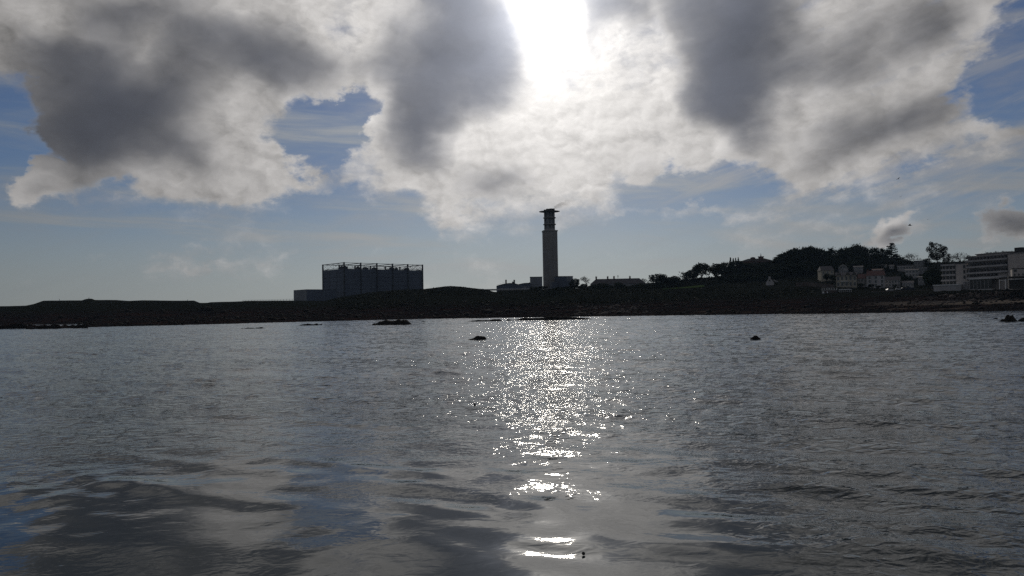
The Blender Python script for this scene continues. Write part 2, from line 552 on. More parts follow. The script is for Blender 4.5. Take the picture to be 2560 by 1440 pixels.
def hash_noise(seed):
    rs = np.random.RandomState(seed)
    g = rs.rand(256, 256)

    def f(x, y):
        xi, yi = np.floor(x).astype(int), np.floor(y).astype(int)
        u, v = x - xi, y - yi
        u, v = u * u * (3 - 2 * u), v * v * (3 - 2 * v)
        a, b = g[xi % 256, yi % 256], g[(xi + 1) % 256, yi % 256]
        c, d = g[xi % 256, (yi + 1) % 256], g[(xi + 1) % 256, (yi + 1) % 256]
        return (a * (1 - u) + b * u) * (1 - v) + (c * (1 - u) + d * u) * v - 0.5
    return f


N1, N2 = hash_noise(3), hash_noise(8)


def fbm(x, y, s, o=4):
    r, a = 0, 1.0
    for i in range(o):
        r = r + a * N1(x / s + 17 * i, y / s + 5 * i)
        a *= 0.5
        s *= 0.5
    return r


# how far out the waterline lies along each sight line
SHORE = np.array([(kx(q), d) for q, d in ((-900, 262), (210, 264), (560, 290), (737, 318), (1050, 360), (1255, 344), (1600, 326), (2080, 290), (2560, 274), (3500, 266))])


def land_z(X, Y):
    """height of the land (vectorised)"""
    X = np.asarray(X, float)
    Y = np.asarray(Y, float)
    k = X / Y
    S = np.interp(k, SHORE[:, 0], SHORE[:, 1])
    Y0, Y = Y, np.where(Y < 430, 262.0 + (Y - S) * (430 - 262.0) / (430 - S), Y)
    zs = [np.full(k.shape, -1.0)] + [np.interp(k, [q[0] for q in r[1]], [q[1] for q in r[1]]) for r in RIDGES]
    zs = np.stack(zs)
    i = np.clip(np.searchsorted(RY, Y, 'right') - 1, 0, len(RY) - 2)
    t = np.clip((Y - RY[i]) / (RY[i + 1] - RY[i]), 0, 1)
    z0 = np.take_along_axis(zs, i[None], 0)[0]
    z1 = np.take_along_axis(zs, (i + 1)[None], 0)[0]
    z = z0 + (z1 - z0) * t
    Y = Y0
    shore = np.clip((440 - Y) / 60.0, 0, 1)
    quiet = np.clip((Y - 560) / 40.0, 0, 1)
    z = z + shore * (fbm(X, Y, 26, 4) * 0.9 + fbm(X, Y, 5.0, 3) * 0.55) + (1 - shore) * (1 - 0.82 * quiet) * (fbm(X, Y, 22, 4) * 1.6)
    return z


def hz(x, y):
    return float(land_z(np.array([x]), np.array([y]))[0])


def land_material():
    m, p, out = material('foreshore_rock_and_turf')
    geo = E.new('ShaderNodeNewGeometry')
    pos = E(geo.outputs['Position'])
    x, y, z = separate(pos)
    n = noise(pos, 0.09, 6.0, 0.65)
    f = noise(pos, 0.9, 5.0, 0.65)
    lay = noise(vmath('MULTIPLY', pos, (0.25, 1.0, 1.0)), 0.16, 5.0, 0.6)
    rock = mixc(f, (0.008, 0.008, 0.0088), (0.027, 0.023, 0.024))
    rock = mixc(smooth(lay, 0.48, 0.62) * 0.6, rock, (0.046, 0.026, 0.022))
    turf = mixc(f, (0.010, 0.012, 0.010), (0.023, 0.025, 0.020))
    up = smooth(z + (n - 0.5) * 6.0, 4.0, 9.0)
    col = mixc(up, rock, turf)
    # sand lies on the eastern end of the beach, in ragged strips above the weed
    k = x / y
    east = smooth(k, 0.42, 0.52)
    strip = smooth(z + (lay - 0.5) * 1.3, 2.3, 2.8) * smooth(z + (n - 0.5) * 0.9, 4.5, 3.9)
    lower = smooth(lay, 0.58, 0.64) * smooth(z, 0.5, 0.9) * smooth(z, 2.6, 1.6) * smooth(k, 0.05, 0.3) * 0.55
    sand = E.m('MAXIMUM', east * strip, lower)
    col = mixc(sand, col, mixc(f, (0.10, 0.088, 0.075), (0.21, 0.175, 0.145)))
    wet = smooth(z, 0.5, 0.1)
    col = mixc(wet * 0.5, col, (0.02, 0.018, 0.017))
    E.put(p.inputs['Base Color'], col)
    p.inputs['Roughness'].default_value = 0.85
    p.inputs['Specular IOR Level'].default_value = 0.0
    b = E.new('ShaderNodeBump')
    b.inputs['Strength'].default_value = 0.8
    b.inputs['Distance'].default_value = 0.5
    E.put(b.inputs['Height'], noise(pos, 0.7, 6.0, 0.7))
    m.node_tree.links.new(b.outputs[0], p.inputs['Normal'])
    return m


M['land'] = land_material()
ks = np.concatenate([np.linspace(kx(-900), kx(-60), 60), np.linspace(kx(-50), kx(2610), 900), np.linspace(kx(2625), kx(3500), 60)])
ys = np.concatenate([np.arange(256, 300, 1.2), np.arange(300, 460, 3.0), np.arange(460, 606, 6.0), np.arange(606, 645, 2.0), np.arange(645, 720, 6.0), np.arange(720, 1401, 40.0)])
K, YY = np.meshgrid(ks, ys)
XX = K * YY
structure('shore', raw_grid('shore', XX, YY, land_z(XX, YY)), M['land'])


# ------------------------------------------------------------------ builders
def link(name, me, mat, parent=None):
    o = bpy.data.objects.new(name, me)
    COL.objects.link(o)
    if mat is not None and not me.materials:
        me.materials.append(mat)
    if parent is not None:
        o.parent = parent
    return o


def tag(o, label=None, cat=None, group=None, kind=None):
    if label: o['label'] = label
    if cat: o['category'] = cat
    if group: o['group'] = group
    if kind: o['kind'] = kind
    return o


def empty(name, loc, rz=0.0, label=None, cat=None, group=None):
    o = bpy.data.objects.new(name, None)
    COL.objects.link(o)
    o.location = loc
    o.rotation_euler = (0, 0, rz)
    o.empty_display_size = 1.0
    return tag(o, label, cat, group)


class MB:
    """collects simple solids, then links them as one mesh object"""

    def __init__(s):
        s.v, s.f = [], []

    def add(s, vs, fs):
        b = len(s.v)
        s.v += [tuple(v) for v in vs]
        s.f += [tuple(b + i for i in f) for f in fs]
        return s

    def box(s, x0, x1, y0, y1, z0, z1):
        return s.add([(x0, y0, z0), (x1, y0, z0), (x1, y1, z0), (x0, y1, z0), (x0, y0, z1), (x1, y0, z1), (x1, y1, z1), (x0, y1, z1)],
                     [(0, 3, 2, 1), (4, 5, 6, 7), (0, 1, 5, 4), (1, 2, 6, 5), (2, 3, 7, 6), (3, 0, 4, 7)])

    def prism(s, prof, y0, y1):
        """profile in x-z, extruded along y"""
        n = len(prof)
        vs = [(x, y0, z) for x, z in prof] + [(x, y1, z) for x, z in prof]
        fs = [tuple(range(n)), tuple(range(2 * n - 1, n - 1, -1))] + [(i, i + n, (i + 1) % n + n, (i + 1) % n) for i in range(n)]
        return s.add(vs, fs)

    def prism_x(s, prof, x0, x1):
        """profile in y-z, extruded along x"""
        n = len(prof)
        vs = [(x0, y, z) for y, z in prof] + [(x1, y, z) for y, z in prof]
        fs = [tuple(range(n - 1, -1, -1)), tuple(range(n, 2 * n))] + [(i, (i + 1) % n, (i + 1) % n + n, i + n) for i in range(n)]
        return s.add(vs, fs)

    def bar(s, a, b, r, r2=None, n=4):
        a, b = Vector(a), Vector(b)
        d = (b - a)
        if d.length < 1e-6:
            return s
        d.normalize()
        u = d.orthogonal().normalized()
        w = d.cross(u)
        r2 = r if r2 is None else r2
        vs = []
        for p, q in ((a, r), (b, r2)):
            for i in range(n):
                t = 2 * math.pi * (i + 0.5) / n
                vs.append(p + (u * math.cos(t) + w * math.sin(t)) * q)
        fs = [(i, (i + 1) % n, (i + 1) % n + n, i + n) for i in range(n)] + [tuple(range(n - 1, -1, -1)), tuple(range(n, 2 * n))]
        return s.add(vs, fs)

    def lathe(s, prof, n=24, cx=0.0, cy=0.0):
        m = len(prof)
        vs = [(cx + r * math.cos(2 * math.pi * i / n), cy + r * math.sin(2 * math.pi * i / n), z) for i in range(n) for r, z in prof]
        fs = []
        for i in range(n):
            j = (i + 1) % n
            for q in range(m - 1):
                fs.append((i * m + q, j * m + q, j * m + q + 1, i * m + q + 1))
        fs.append(tuple(i * m + m - 1 for i in range(n)))
        fs.append(tuple(i * m for i in range(n - 1, -1, -1)))
        return s.add(vs, fs)

    def mesh(s, name):
        me = bpy.data.meshes.new(name)
        me.from_pydata(s.v, [], s.f)
        me.update()
        return me

    def build(s, name, mat, parent=None):
        return link(name, s.mesh(name), mat, parent)


def face_cam(px):
    return -math.atan(kx(px))


def span(px0, px1, Y):
    """width in metres of a front that faces the camera"""
    c = math.cos(math.atan(kx((px0 + px1) / 2)))
    return (px1 - px0) / FPX * Y * c


def zz(px, py, Y):
    return at(px, py, Y).z


# ------------------------------------------------------------------ windows, shared by all buildings
_win = {}


def window(parent, x, z, w, h, y, mat='white_paint', mull=1, depth=0.06):
    key = (round(w, 2), round(h, 2), mat, mull)
    if key not in _win:
        t = min(0.10, w * 0.12)
        f = MB()
        f.box(-w / 2 - t, w / 2 + t, -depth, 0.02, -t - 0.04, 0).box(-w / 2 - t, w / 2 + t, -depth, 0.02, h, h + t)
        f.box(-w / 2 - t, -w / 2, -depth, 0.02, 0, h).box(w / 2, w / 2 + t, -depth, 0.02, 0, h)
        for i in range(1, mull):
            c = -w / 2 + w * i / mull
            f.box(c - 0.03, c + 0.03, -depth * 0.8, 0.02, 0, h)
        fm = f.mesh('window'); fm.materials.append(M[mat])
        pm = MB().box(-w / 2, w / 2, -0.02, 0.03, 0, h).mesh('pane'); pm.materials.append(M['glass'])
        _win[key] = (fm, pm)
    fm, pm = _win[key]
    o = bpy.data.objects.new('window', fm)
    COL.objects.link(o)
    o.parent = parent
    o.location = (x, y, z)
    q = bpy.data.objects.new('pane', pm)
    COL.objects.link(q)
    q.parent = o
    return o


# ------------------------------------------------------------------ the big clad hall with the open steel frame on its roof
def waste_hall():
    Y0 = 730.0
    c0 = at(861.4, 783, Y0)
    ux = Vector((0.751, 0.660, 0))
    rz = math.atan2(ux.y, ux.x)
    zg = 7.0
    t = empty('waste_plant_hall', (c0.x, c0.y, zg), rz, 'huge dark clad hall with an open lattice steel frame standing on its roof', 'industrial hall')
    L, D = 88.0, 41.0
    zt = zz(861.4, 671.0, Y0) - zg
    zp = zz(861.4, 655.3, Y0) - zg
    bays, rows = 5, 10
    MB().box(0.25, L - 0.25, 0.25, D - 0.25, 0, zt - 0.6).build('core_wall', M['steel'], t)
    MB().box(0.3, L - 0.3, 0.3, D - 0.3, zt - 0.55, zt - 0.2).build('roof', M['shingle'], t)
    bw, rh = L / bays, zt / rows
    pm = MB().box(0.35, bw - 0.35, 0.0, 0.22, 0.04, rh - 0.16).mesh('cladding_panel'); pm.materials.append(M['cladding'])
    sw = D / 3
    sm = MB().box(0.0, 0.22, 0.30, sw - 0.30, 0.04, rh - 0.16).mesh('cladding_panel'); sm.materials.append(M['cladding'])
    for r in range(rows):
        for b in range(bays):
            o = link('cladding_panel', pm, None, t); o.location = (b * bw, 0.0, r * rh)
        for b in range(3):
            o = link('cladding_panel', sm, None, t); o.location = (0.0, b * sw, r * rh)
    colm = MB().box(-0.55, 0.55, -0.6, 0.55, 0, zp).mesh('column'); colm.materials.append(M['steel'])
    for b in range(bays + 1):
        for y in (0.0, D):
            o = link('column', colm, None, t); o.location = (b * bw, y, 0)
    # roof frame: cross trusses over every bay line, chords along both long sides
    h0, h1 = zt + 0.4, zp - 0.5
    for b in range(bays + 1):
        x = b * bw
        m = MB()
        m.bar((x, 0, h1), (x, D, h1), 0.34).bar((x, 0, h0), (x, D, h0), 0.24)
        n = 4
        if b in (0, bays):
            for i in range(n):
                y0, y1 = D * i / n, D * (i + 1) / n
                m.bar((x, y0, h0), (x, y1, h1), 0.13).bar((x, y1, h0), (x, y0, h1), 0.13).bar((x, y1, h0), (x, y1, h1), 0.15)
        else:
            for i in range(n):
                y0, y1 = D * i / n, D * (i + 1) / n
                m.bar((x, y0, h0 if i % 2 else h1), (x, y1, h1 if i % 2 else h0), 0.13)
        m.build('roof_truss', M['steel'], t)
    for y in (0.0, D):
        for z, r in ((h1, 0.20), (h0, 0.16)):
            MB().bar((0, y, z), (L, y, z), r).build('chord', M['steel'], t)
    m = MB()
    for k in range(3):
        x0, x1 = L - bw + bw * k / 3, L - bw + bw * (k + 1) / 3
        m.bar((x0, 0, h0), (x1, 0, h1), 0.13).bar((x1, 0, h0), (x0, 0, h1), 0.13).bar((x1, 0, h0), (x1, 0, h1), 0.13)
    m.build('wind_bracing', M['steel'], t)
    m = MB()
    for b in range(1, bays):
        x = b * bw
        m.bar((x, D * 0.5, h1), (x + bw * 0.5, D, h1), 0.14).bar((x, D * 0.5, h1), (x - bw * 0.5, D, h1), 0.14)
        m.bar((x - bw * 0.5, 0, h0), (x, D * 0.4, h1), 0.12)
    m.build('roof_bracing', M['steel'], t)
    rnd = random.Random(4)
    for b in range(bays):
        for q in range(2):
            x = (b + 0.25 + 0.45 * q + rnd.uniform(-0.08, 0.08)) * bw
            y = rnd.uniform(8, D - 8)
            h = rnd.uniform(1.5, 3.2)
            w = rnd.uniform(1.2, 2.6)
            MB().box(x - w, x + w, y - 1.4, y + 1.4, zt - 0.2, zt + h).box(x - w * 0.5, x + w * 0.3, y - 0.8, y + 0.8, zt + h, zt + h + 0.7).build('roof_plant', M['steel'], t)
    MB().bar((0, 0, zt + 1.3), (L, 0, zt + 1.3), 0.06).bar((0, 0, zt + 0.8), (L, 0, zt + 0.8), 0.05).build('guard_rail', M['steel'], t)


waste_hall()


def annex():
    Y0 = 690.0
    c0 = at(767.0, 785, Y0)
    rz = math.atan2(0.660, 0.751)
    zg = 8.0
    t = empty('annex_building', (c0.x, c0.y, zg), rz, 'low flat-roofed block standing in front of the left end of the huge hall', 'industrial building')
    zt = zz(767, 723.3, Y0) - zg
    L, D = 29.3, 25.0
    MB().box(0.15, L, 0.15, D, 0, zt - 0.3).build('wall', M['cladding'], t)
    MB().box(0.0, L + 0.1, -0.05, D + 0.1, zt - 0.28, zt).build('roof', M['steel'], t)
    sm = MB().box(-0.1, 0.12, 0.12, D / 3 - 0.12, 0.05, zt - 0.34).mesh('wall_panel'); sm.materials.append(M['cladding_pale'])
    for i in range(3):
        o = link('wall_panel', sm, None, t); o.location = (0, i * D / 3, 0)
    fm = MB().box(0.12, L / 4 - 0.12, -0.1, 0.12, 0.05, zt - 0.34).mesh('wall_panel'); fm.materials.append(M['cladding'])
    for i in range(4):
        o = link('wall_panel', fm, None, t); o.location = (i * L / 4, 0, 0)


annex()


def ridge_fence():
    pts = [at(px, py, 652.0) for px, py in ((607, 753.6), (640, 752.0), (670, 751.0), (700, 750.0), (738, 749.5))]
    for p in pts:
        p.z = hz(p.x, p.y) if hz(p.x, p.y) > p.z - 6 else p.z - 1.5
    t = empty('ridge_fence', pts[0], 0, 'thin post and rail fence along the ridge left of the flat-roofed block', 'fence')
    o = pts[0]
    top = [zz(607, 750.3, 652) - o.z, zz(738, 747.3, 652) - o.z]
    a, b = Vector((0, 0, 0)), Vector((pts[-1].x - o.x, 0, 0))
    n = 18
    for i in range(n + 1):
        f = i / n
        x = b.x * f
        zt = top[0] + (top[1] - top[0]) * f
        MB().box(x - 0.07, x + 0.07, -0.07, 0.07, hz(o.x + x, o.y) - o.z - 0.3, zt).build('post', M['cladding_pale'], t)
    for d in (0.05, 0.75, 1.4):
        MB().bar((0, -0.1, top[0] - d), (b.x, -0.1, top[1] - d), 0.055).build('rail', M['cladding_pale'], t)


ridge_fence()


def marker_post(px, py0, py1, lean, label):
    p = at(px, py0, 618.0)
    h = (py0 - py1) / FPX * 618.0
    o = MB().bar((0, 0, -0.8), (lean, 0, h), 0.14, 0.10, 6).bar((lean * 0.6, 0, h * 0.62), (lean * 0.6 + 0.5, 0, h * 0.72), 0.08).build('marker_post', M['steel'])
    o.location = p
    tag(o, label, 'post', 'leaning posts on the flat-topped mound')


marker_post(149.5, 751.0, 747.0, -0.5, 'leaning post on the left part of the flat-topped mound')
marker_post(222.5, 746.2, 743.6, -0.2, 'short post standing on the small hump of the flat-topped mound')
marker_post(467.5, 751.6, 748.3, 0.6, 'leaning post near the right end of the flat-topped mound')


# ------------------------------------------------------------------ power station
def chimney():
    Y = 760.0
    p = at(1378.0, 774, Y)
    zg = 8.0
    t = empty('power_station_chimney', (p.x, p.y, zg), face_cam(1378) + 0.12, 'tall concrete power station chimney with flared top platform, trailing brown smoke', 'chimney')
    mpx = Y / FPX
    z = lambda py: zz(1378, py, Y) - zg
    w = 34.8 * mpx / 2
    c = w * 0.22
    pl = [(-w + c, -w), (w - c, -w), (w, -w + c), (w, w - c), (w - c, w), (-w + c, w), (-w, w - c), (-w, -w + c)]
    zs = z(579.5)
    m = MB()
    n = 12
    for i in range(n):                                   # shuttering lifts, each with a shallow joint
        a, b = zs * i / n, zs * (i + 1) / n
        for (z0, z1, g) in ((a, b - 0.18, 1.0), (b - 0.18, b, 0.993)):
            vs = [(x * g, y * g, z0) for x, y in pl] + [(x * g, y * g, z1) for x, y in pl]
            m.add(vs, [tuple(range(7, -1, -1)), tuple(range(8, 16))] + [(q, (q + 1) % 8, (q + 1) % 8 + 8, q + 8) for q in range(8)])
    m.build('shaft', M['concrete'], t)
    g = 1.07
    vs = [(x * g, y * g, zs) for x, y in pl] + [(x * g, y * g, z(577.0)) for x, y in pl]
    MB().add(vs, [tuple(range(7, -1, -1)), tuple(range(8, 16))] + [(q, (q + 1) % 8, (q + 1) % 8 + 8, q + 8) for q in range(8)]).build('shaft_cap', M['concrete'], t)
    zc = z(577.0)
    for (x, y, r, py) in ((-4.35, 0.6, 0.95, 523.9), (-1.7, -2.4, 1.75, 522.9), (1.05, -2.9, 1.25, 522.3), (3.85, -0.6, 1.25, 521.6), (2.3, 3.2, 1.6, 522.6), (-2.2, 3.0, 1.6, 523.2)):
        zt = z(py)
        fl = MB().lathe([(r, zc), (r, zt - 2.2)], 16, x, y).build('flue', M['flue'], t)
        MB().lathe([(r * 1.06, zt - 2.2), (r * 1.06, zt)], 16, x, y).build('flue_tip', M['soot'], fl)
    MB().lathe([(3.4, zc), (3.4, z(534))], 12).build('flue_core', M['flue'], t)
    for py in (545.5, 562.0):
        MB().lathe([(4.2, z(py) - 0.35), (5.5, z(py) - 0.3), (6.3, z(py) + 0.1), (6.3, z(py) + 0.5), (5.5, z(py) + 0.9), (4.2, z(py) + 0.5)], 24).build('gallery_ring', M['concrete'], t)
    MB().lathe([(5.0, z(530.9)), (6.0, z(530.7)), (10.1, z(529.1)), (10.15, z(528.7)), (6.0, z(527.2)), (5.0, z(527.0))], 28).build('top_platform', M['concrete'], t)
    MB().lathe([(5.6, zc), (5.6, zc + 0.5), (4.9, zc + 1.6), (4.3, zc + 2.0)], 16).build('flue_collar', M['concrete'], t)


chimney()


def smoke():
    Y = 760.0
    a, b = at(1388, 518.5, Y), at(1440, 498, Y)
    mid = (a + b) / 2
    me = MB().lathe([(0.01, -12), (1.6, -11.5), (2.6, -7), (3.6, -1), (4.6, 5), (4.6, 9), (3, 11.5), (0.01, 12)], 16).mesh('smoke')
    o = link('smoke', me, None)
    o.location = mid
    d = (b - a).normalized()
    o.rotation_euler = d.to_track_quat('Z', 'Y').to_euler()
    m = bpy.data.materials.new('brown_smoke'); m.use_nodes = True
    m.node_tree.nodes.clear()
    E.tree = m.node_tree
    out = E.new('ShaderNodeOutputMaterial')
    v = E.new('ShaderNodeVolumePrincipled')
    tc = E.new('ShaderNodeTexCoord')
    pos = E(tc.outputs['Object'])
    x, y, z = separate(pos)
    rad = E.m('SQRT', x * x + y * y)
    n = noise(pos, 0.28, 5.0, 0.6)
    dens = smooth(n + (0.25 - rad * 0.10), 0.36, 0.75) * smooth(z, 12.0, -10.0) * 0.11 + smooth(z, -6.0, -11.0) * 0.05
    E.put(v.inputs['Density'], dens)
    v.inputs['Color'].default_value = (0.26, 0.20, 0.15, 1)
    v.inputs['Anisotropy'].default_value = 0.3
    m.node_tree.links.new(v.outputs[0], out.inputs['Volume'])
    me.materials.append(m)
    tag(o, 'thin brown smoke drifting right from the top of the tall chimney', 'smoke', kind='stuff')


smoke()


def block(name, px0, px1, py_top, py_base, Y, rz, depth, mat, label, cat, lip=0.5, side=None):
    w = span(px0, px1, Y)
    p = at((px0 + px1) / 2, py_base, Y)
    zg = min(hz(p.x, p.y), p.z) - 1.0
    h = zz((px0 + px1) / 2, py_top, Y) - zg
    t = empty(name, (p.x, p.y, zg), face_cam((px0 + px1) / 2) + rz, label, cat)
    MB().box(-w / 2, w / 2, 0, depth, 0, h - lip).build('wall', M[mat], t)
    MB().box(-w / 2 - 0.25, w / 2 + 0.25, -0.25, depth + 0.25, h - lip, h).build('roof', M['steel'], t)
    return t, w, h


def turbine_blocks():
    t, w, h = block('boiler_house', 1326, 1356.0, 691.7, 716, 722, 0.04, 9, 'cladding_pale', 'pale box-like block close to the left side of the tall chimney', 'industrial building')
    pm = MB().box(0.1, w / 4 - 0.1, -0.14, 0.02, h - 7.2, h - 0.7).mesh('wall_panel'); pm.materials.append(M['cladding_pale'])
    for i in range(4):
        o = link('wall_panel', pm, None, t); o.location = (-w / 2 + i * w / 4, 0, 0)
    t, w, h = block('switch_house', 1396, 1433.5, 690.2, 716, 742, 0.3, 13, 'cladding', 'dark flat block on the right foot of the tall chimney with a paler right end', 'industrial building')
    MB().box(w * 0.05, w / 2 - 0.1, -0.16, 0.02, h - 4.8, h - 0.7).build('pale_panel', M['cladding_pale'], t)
    MB().box(-w / 2 - 6.5, -w / 2 - 0.3, 1, 7, 0, h - 5.5).build('low_wing', M['cladding'], t)


turbine_blocks()


def wavy_hall():
    Y = 705.0
    px0, px1 = 1241.2, 1327.0
    mid = (px0 + px1) / 2
    p = at(mid, 725, Y)
    zg = hz(p.x, p.y) - 2.0
    t = empty('wavy_roof_hall', (p.x, p.y, zg), face_cam(mid), 'long dark shed with a wavy roofline and two stubby vents, left of the chimney', 'industrial building')
    top = [(1241.2, 714.6), (1248, 712.3), (1256, 710.3), (1265, 708.4), (1275, 707.5), (1284, 707.6), (1291, 709.4), (1296, 710.6), (1303, 709.0), (1310, 707.6), (1318, 707.1), (1327, 707.4)]
    k = span(px0, px1, Y) / (px1 - px0)
    prof = [((q - mid) * k, zz(q, r, Y) - zg) for q, r in top]
    x0, x1 = prof[0][0], prof[-1][0]
    MB().prism([(x0, 0)] + [(x, z - 0.4) for x, z in prof] + [(x1, 0)], 0, 22).build('wall', M['cladding'], t)
    MB().prism([(x, z - 0.38) for x, z in prof] + [(x, z) for x, z in reversed(prof)], -0.6, 22.6).build('roof', M['steel'], t)
    for q, r0, r1, w in ((1265.2, 709.5, 700.0, 3.6), (1286.0, 709.5, 700.2, 3.8)):
        x = (q - mid) * k
        w *= k
        v = MB().box(x - w / 2, x + w / 2, 4, 6.5, zz(q, r0, Y) - zg - 1.0, zz(q, r1, Y) - zg).build('roof_vent', M['soot'], t)
        MB().box(x - w / 2 - 0.15, x + w / 2 + 0.15, 3.85, 6.65, zz(q, r1, Y) - zg, zz(q, r1, Y) - zg + 0.35).build('cowl', M['steel'], v)
    x = (1282.3 - mid) * k
    MB().box(x - 0.7, x + 0.9, 4.2, 6.2, zz(1282, 709.5, Y) - zg - 1, zz(1282, 703.6, Y) - zg).build('vent_step', M['soot'], t)
    x = (1324.0 - mid) * k
    MB().box(x - 0.4, x + 0.4, 2, 3, zz(1324, 708.5, Y) - zg - 1, zz(1324, 705.6, Y) - zg).build('stub_pipe', M['soot'], t)
    for q in (1307.5, 1311.5, 1314, 1316.5, 1321.5):
        window(t, (q - mid) * k, zz(q, 718.6, Y) - zg, 0.75, 0.75, 0.0, 'white_paint')
    MB().bar((x0 + 0.5, 3, prof[0][1] + 1.0), ((1262 - mid) * k, 3, prof[2][1] + 1.8), 0.06).build('roof_rail', M['steel'], t)


wavy_hall()


def pipe_bridge():
    Y = 652.0
    a, b = at(1196, 723.2, Y), at(1338, 721.9, Y)
    t = empty('pipe_bridge', (a.x, Y, hz(a.x, Y)), 0, 'long low pipe bridge with a pale top edge in front of the wavy-roofed shed', 'bridge')
    z0, z1 = a.z - t.location.z, b.z - t.location.z
    L = b.x - a.x
    MB().add([(0, 0, z0 - 1.1), (L, 0, z1 - 1.1), (L, 3, z1 - 1.1), (0, 3, z0 - 1.1), (0, 0, z0), (L, 0, z1), (L, 3, z1), (0, 3, z0)],
             [(0, 3, 2, 1), (4, 5, 6, 7), (0, 1, 5, 4), (1, 2, 6, 5), (2, 3, 7, 6), (3, 0, 4, 7)]).build('deck', M['concrete'], t)
    MB().bar((0, -0.12, z0 - 0.1), (L, -0.12, z1 - 0.1), 0.22).build('pipe', M['white_paint'], t)
    for i in range(1, 7):
        x = L * i / 7
        zt = z0 + (z1 - z0) * i / 7 - 1.1
        if abs(x - (at(1235, 728, Y).x - a.x)) < 3.2:
            continue
        MB().box(x - 0.4, x + 0.4, 0.6, 2.4, hz(a.x + x, Y) - t.location.z - 1.5, zt).build('pier', M['concrete'], t)


pipe_bridge()


# ------------------------------------------------------------------ houses
def house(name, px0, px1, py_ridge, py_eave, py_base, Y, wall, roof, label, cat='house', rz=0.0, depth=9.0, rows=0, cols=0, ww=1.0, wh=1.5,
          chimneys=(), hip=0.0, flat=False, frame='white_paint', skip=()):
    mid = (px0 + px1) / 2
    p = at(mid, py_base, Y)
    g = hz(p.x, p.y)
    zg = min(g, p.z) - 0.8
    w = span(px0, px1, Y)
    t = empty(name, (p.x, p.y, zg), face_cam(mid) + rz, label, cat)
    he = zz(mid, py_eave, Y) - zg
    hr = zz(mid, py_ridge, Y) - zg
    hb = p.z - zg
    MB().box(-w / 2, w / 2, 0, depth, 0, he).build('wall', M[wall], t)
    if flat:
        MB().box(-w / 2 - 0.2, w / 2 + 0.2, -0.2, depth + 0.2, he, max(hr, he + 0.3)).build('roof', M[roof], t)
        r = None
    else:
        o, d2 = 0.35, depth / 2
        i = hip * w / 2
        vs = [(-w / 2 - o, -o, he), (w / 2 + o, -o, he), (w / 2 + o, depth + o, he), (-w / 2 - o, depth + o, he), (-w / 2 - o + i + 0.01, d2, hr), (w / 2 + o - i - 0.01, d2, hr)]
        r = MB().add(vs, [(0, 1, 5, 4), (1, 2, 5), (2, 3, 4, 5), (3, 0, 4), (0, 3, 2, 1)]).build('roof', M[roof], t)
    for (cpx, top) in chimneys:
        x = (cpx - mid) / (px1 - px0) * w
        zt = zz(cpx, top, Y) - zg
        MB().box(x - 0.65, x + 0.65, depth / 2 - 0.45, depth / 2 + 0.45, hr - 1.2, zt - 0.5).box(x - 0.8, x + 0.8, depth / 2 - 0.6, depth / 2 + 0.6, zt - 0.9, zt - 0.5).bar((x - 0.3, depth / 2, zt - 0.5), (x - 0.3, depth / 2, zt), 0.17, n=6).bar((x + 0.3, depth / 2, zt - 0.5), (x + 0.3, depth / 2, zt + 0.05), 0.17, n=6).build('chimney', M['brick'], t if r is None else r)
    for a in range(rows):
        for b in range(cols):
            if (a, b) in skip:
                continue
            z = hb + (he - hb) * (a + 0.5) / rows - wh / 2
            window(t, -w / 2 + w * (b + 0.5) / cols, z, ww, wh, 0.0, frame, 2)
    return t, w, hb, he, hr, mid


def terrace():
    t, w, hb, he, hr, mid = house('terrace_row', 1476, 1613, 696.0, 709, 722, 668, 'grey_render', 'slate', 'long dark terrace with four chimney stacks along its straight ridge', 'terraced house',
                                  depth=10, rows=1, cols=8, chimneys=((1490.5, 689.6), (1519.5, 689.4), (1535.5, 689.0), (1575.5, 689.0)), hip=0.22)
    x = (1545.5 - mid) / 137 * w
    m = MB().bar((x, 4, hr - 1), (x, 4, hr + 2.9), 0.06)
    for q in range(5):
        m.bar((x - 0.5, 4, hr + 1.0 + q * 0.42), (x + 0.5, 4, hr + 1.1 + q * 0.42), 0.10)
    m.build('aerial', M['steel'], t)
    dm = MB().box(-0.9, 0.9, -0.4, 2.2, 0, 1.5).prism([(-1.1, 1.5), (1.1, 1.5), (0, 2.4)], -0.5, 3.0).mesh('dormer'); dm.materials.append(M['grey_render'])
    for q in (1531.5, 1544.0):
        o = link('dormer', dm, None, t); o.location = ((q - mid) / 137 * w, 0.8, he + 0.2)


terrace()

house('villa', 1852, 1930, 645.5, 652, 668, 702, 'brick', 'soot', 'dark villa with a low roof and two turrets among the trees on the hill brow', depth=11, hip=0.5)
vt = [o for o in bpy.data.objects if o.name == 'villa'][0]
for (q, top, w) in ((1882.5, 641.6, 4.2), (1903.0, 638.6, 4.4)):
    x = (q - 1891) / 78 * span(1852, 1930, 702)
    zt = zz(q, top, 702) - vt.location.z
    tr = MB().box(x - w / 2, x + w / 2, 3, 3 + w, zt - 6, zt - 1.2).build('turret', M['brick'], vt)
    if q < 1890:
        MB().lathe([(w * 0.56, zt - 1.2), (w * 0.5, zt - 0.6), (w * 0.3, zt - 0.15), (0.1, zt)], 12, x, 3 + w / 2).build('turret_roof', M['soot'], tr)
    else:
        MB().box(x - w * 0.6, x + w * 0.6, 2.7, 3.3 + w, zt - 1.2, zt - 0.7).bar((x, 3 + w / 2, zt - 0.7), (x, 3 + w / 2, zt + 2.4), 0.5, 0.05, 6).build('turret_roof', M['soot'], tr)


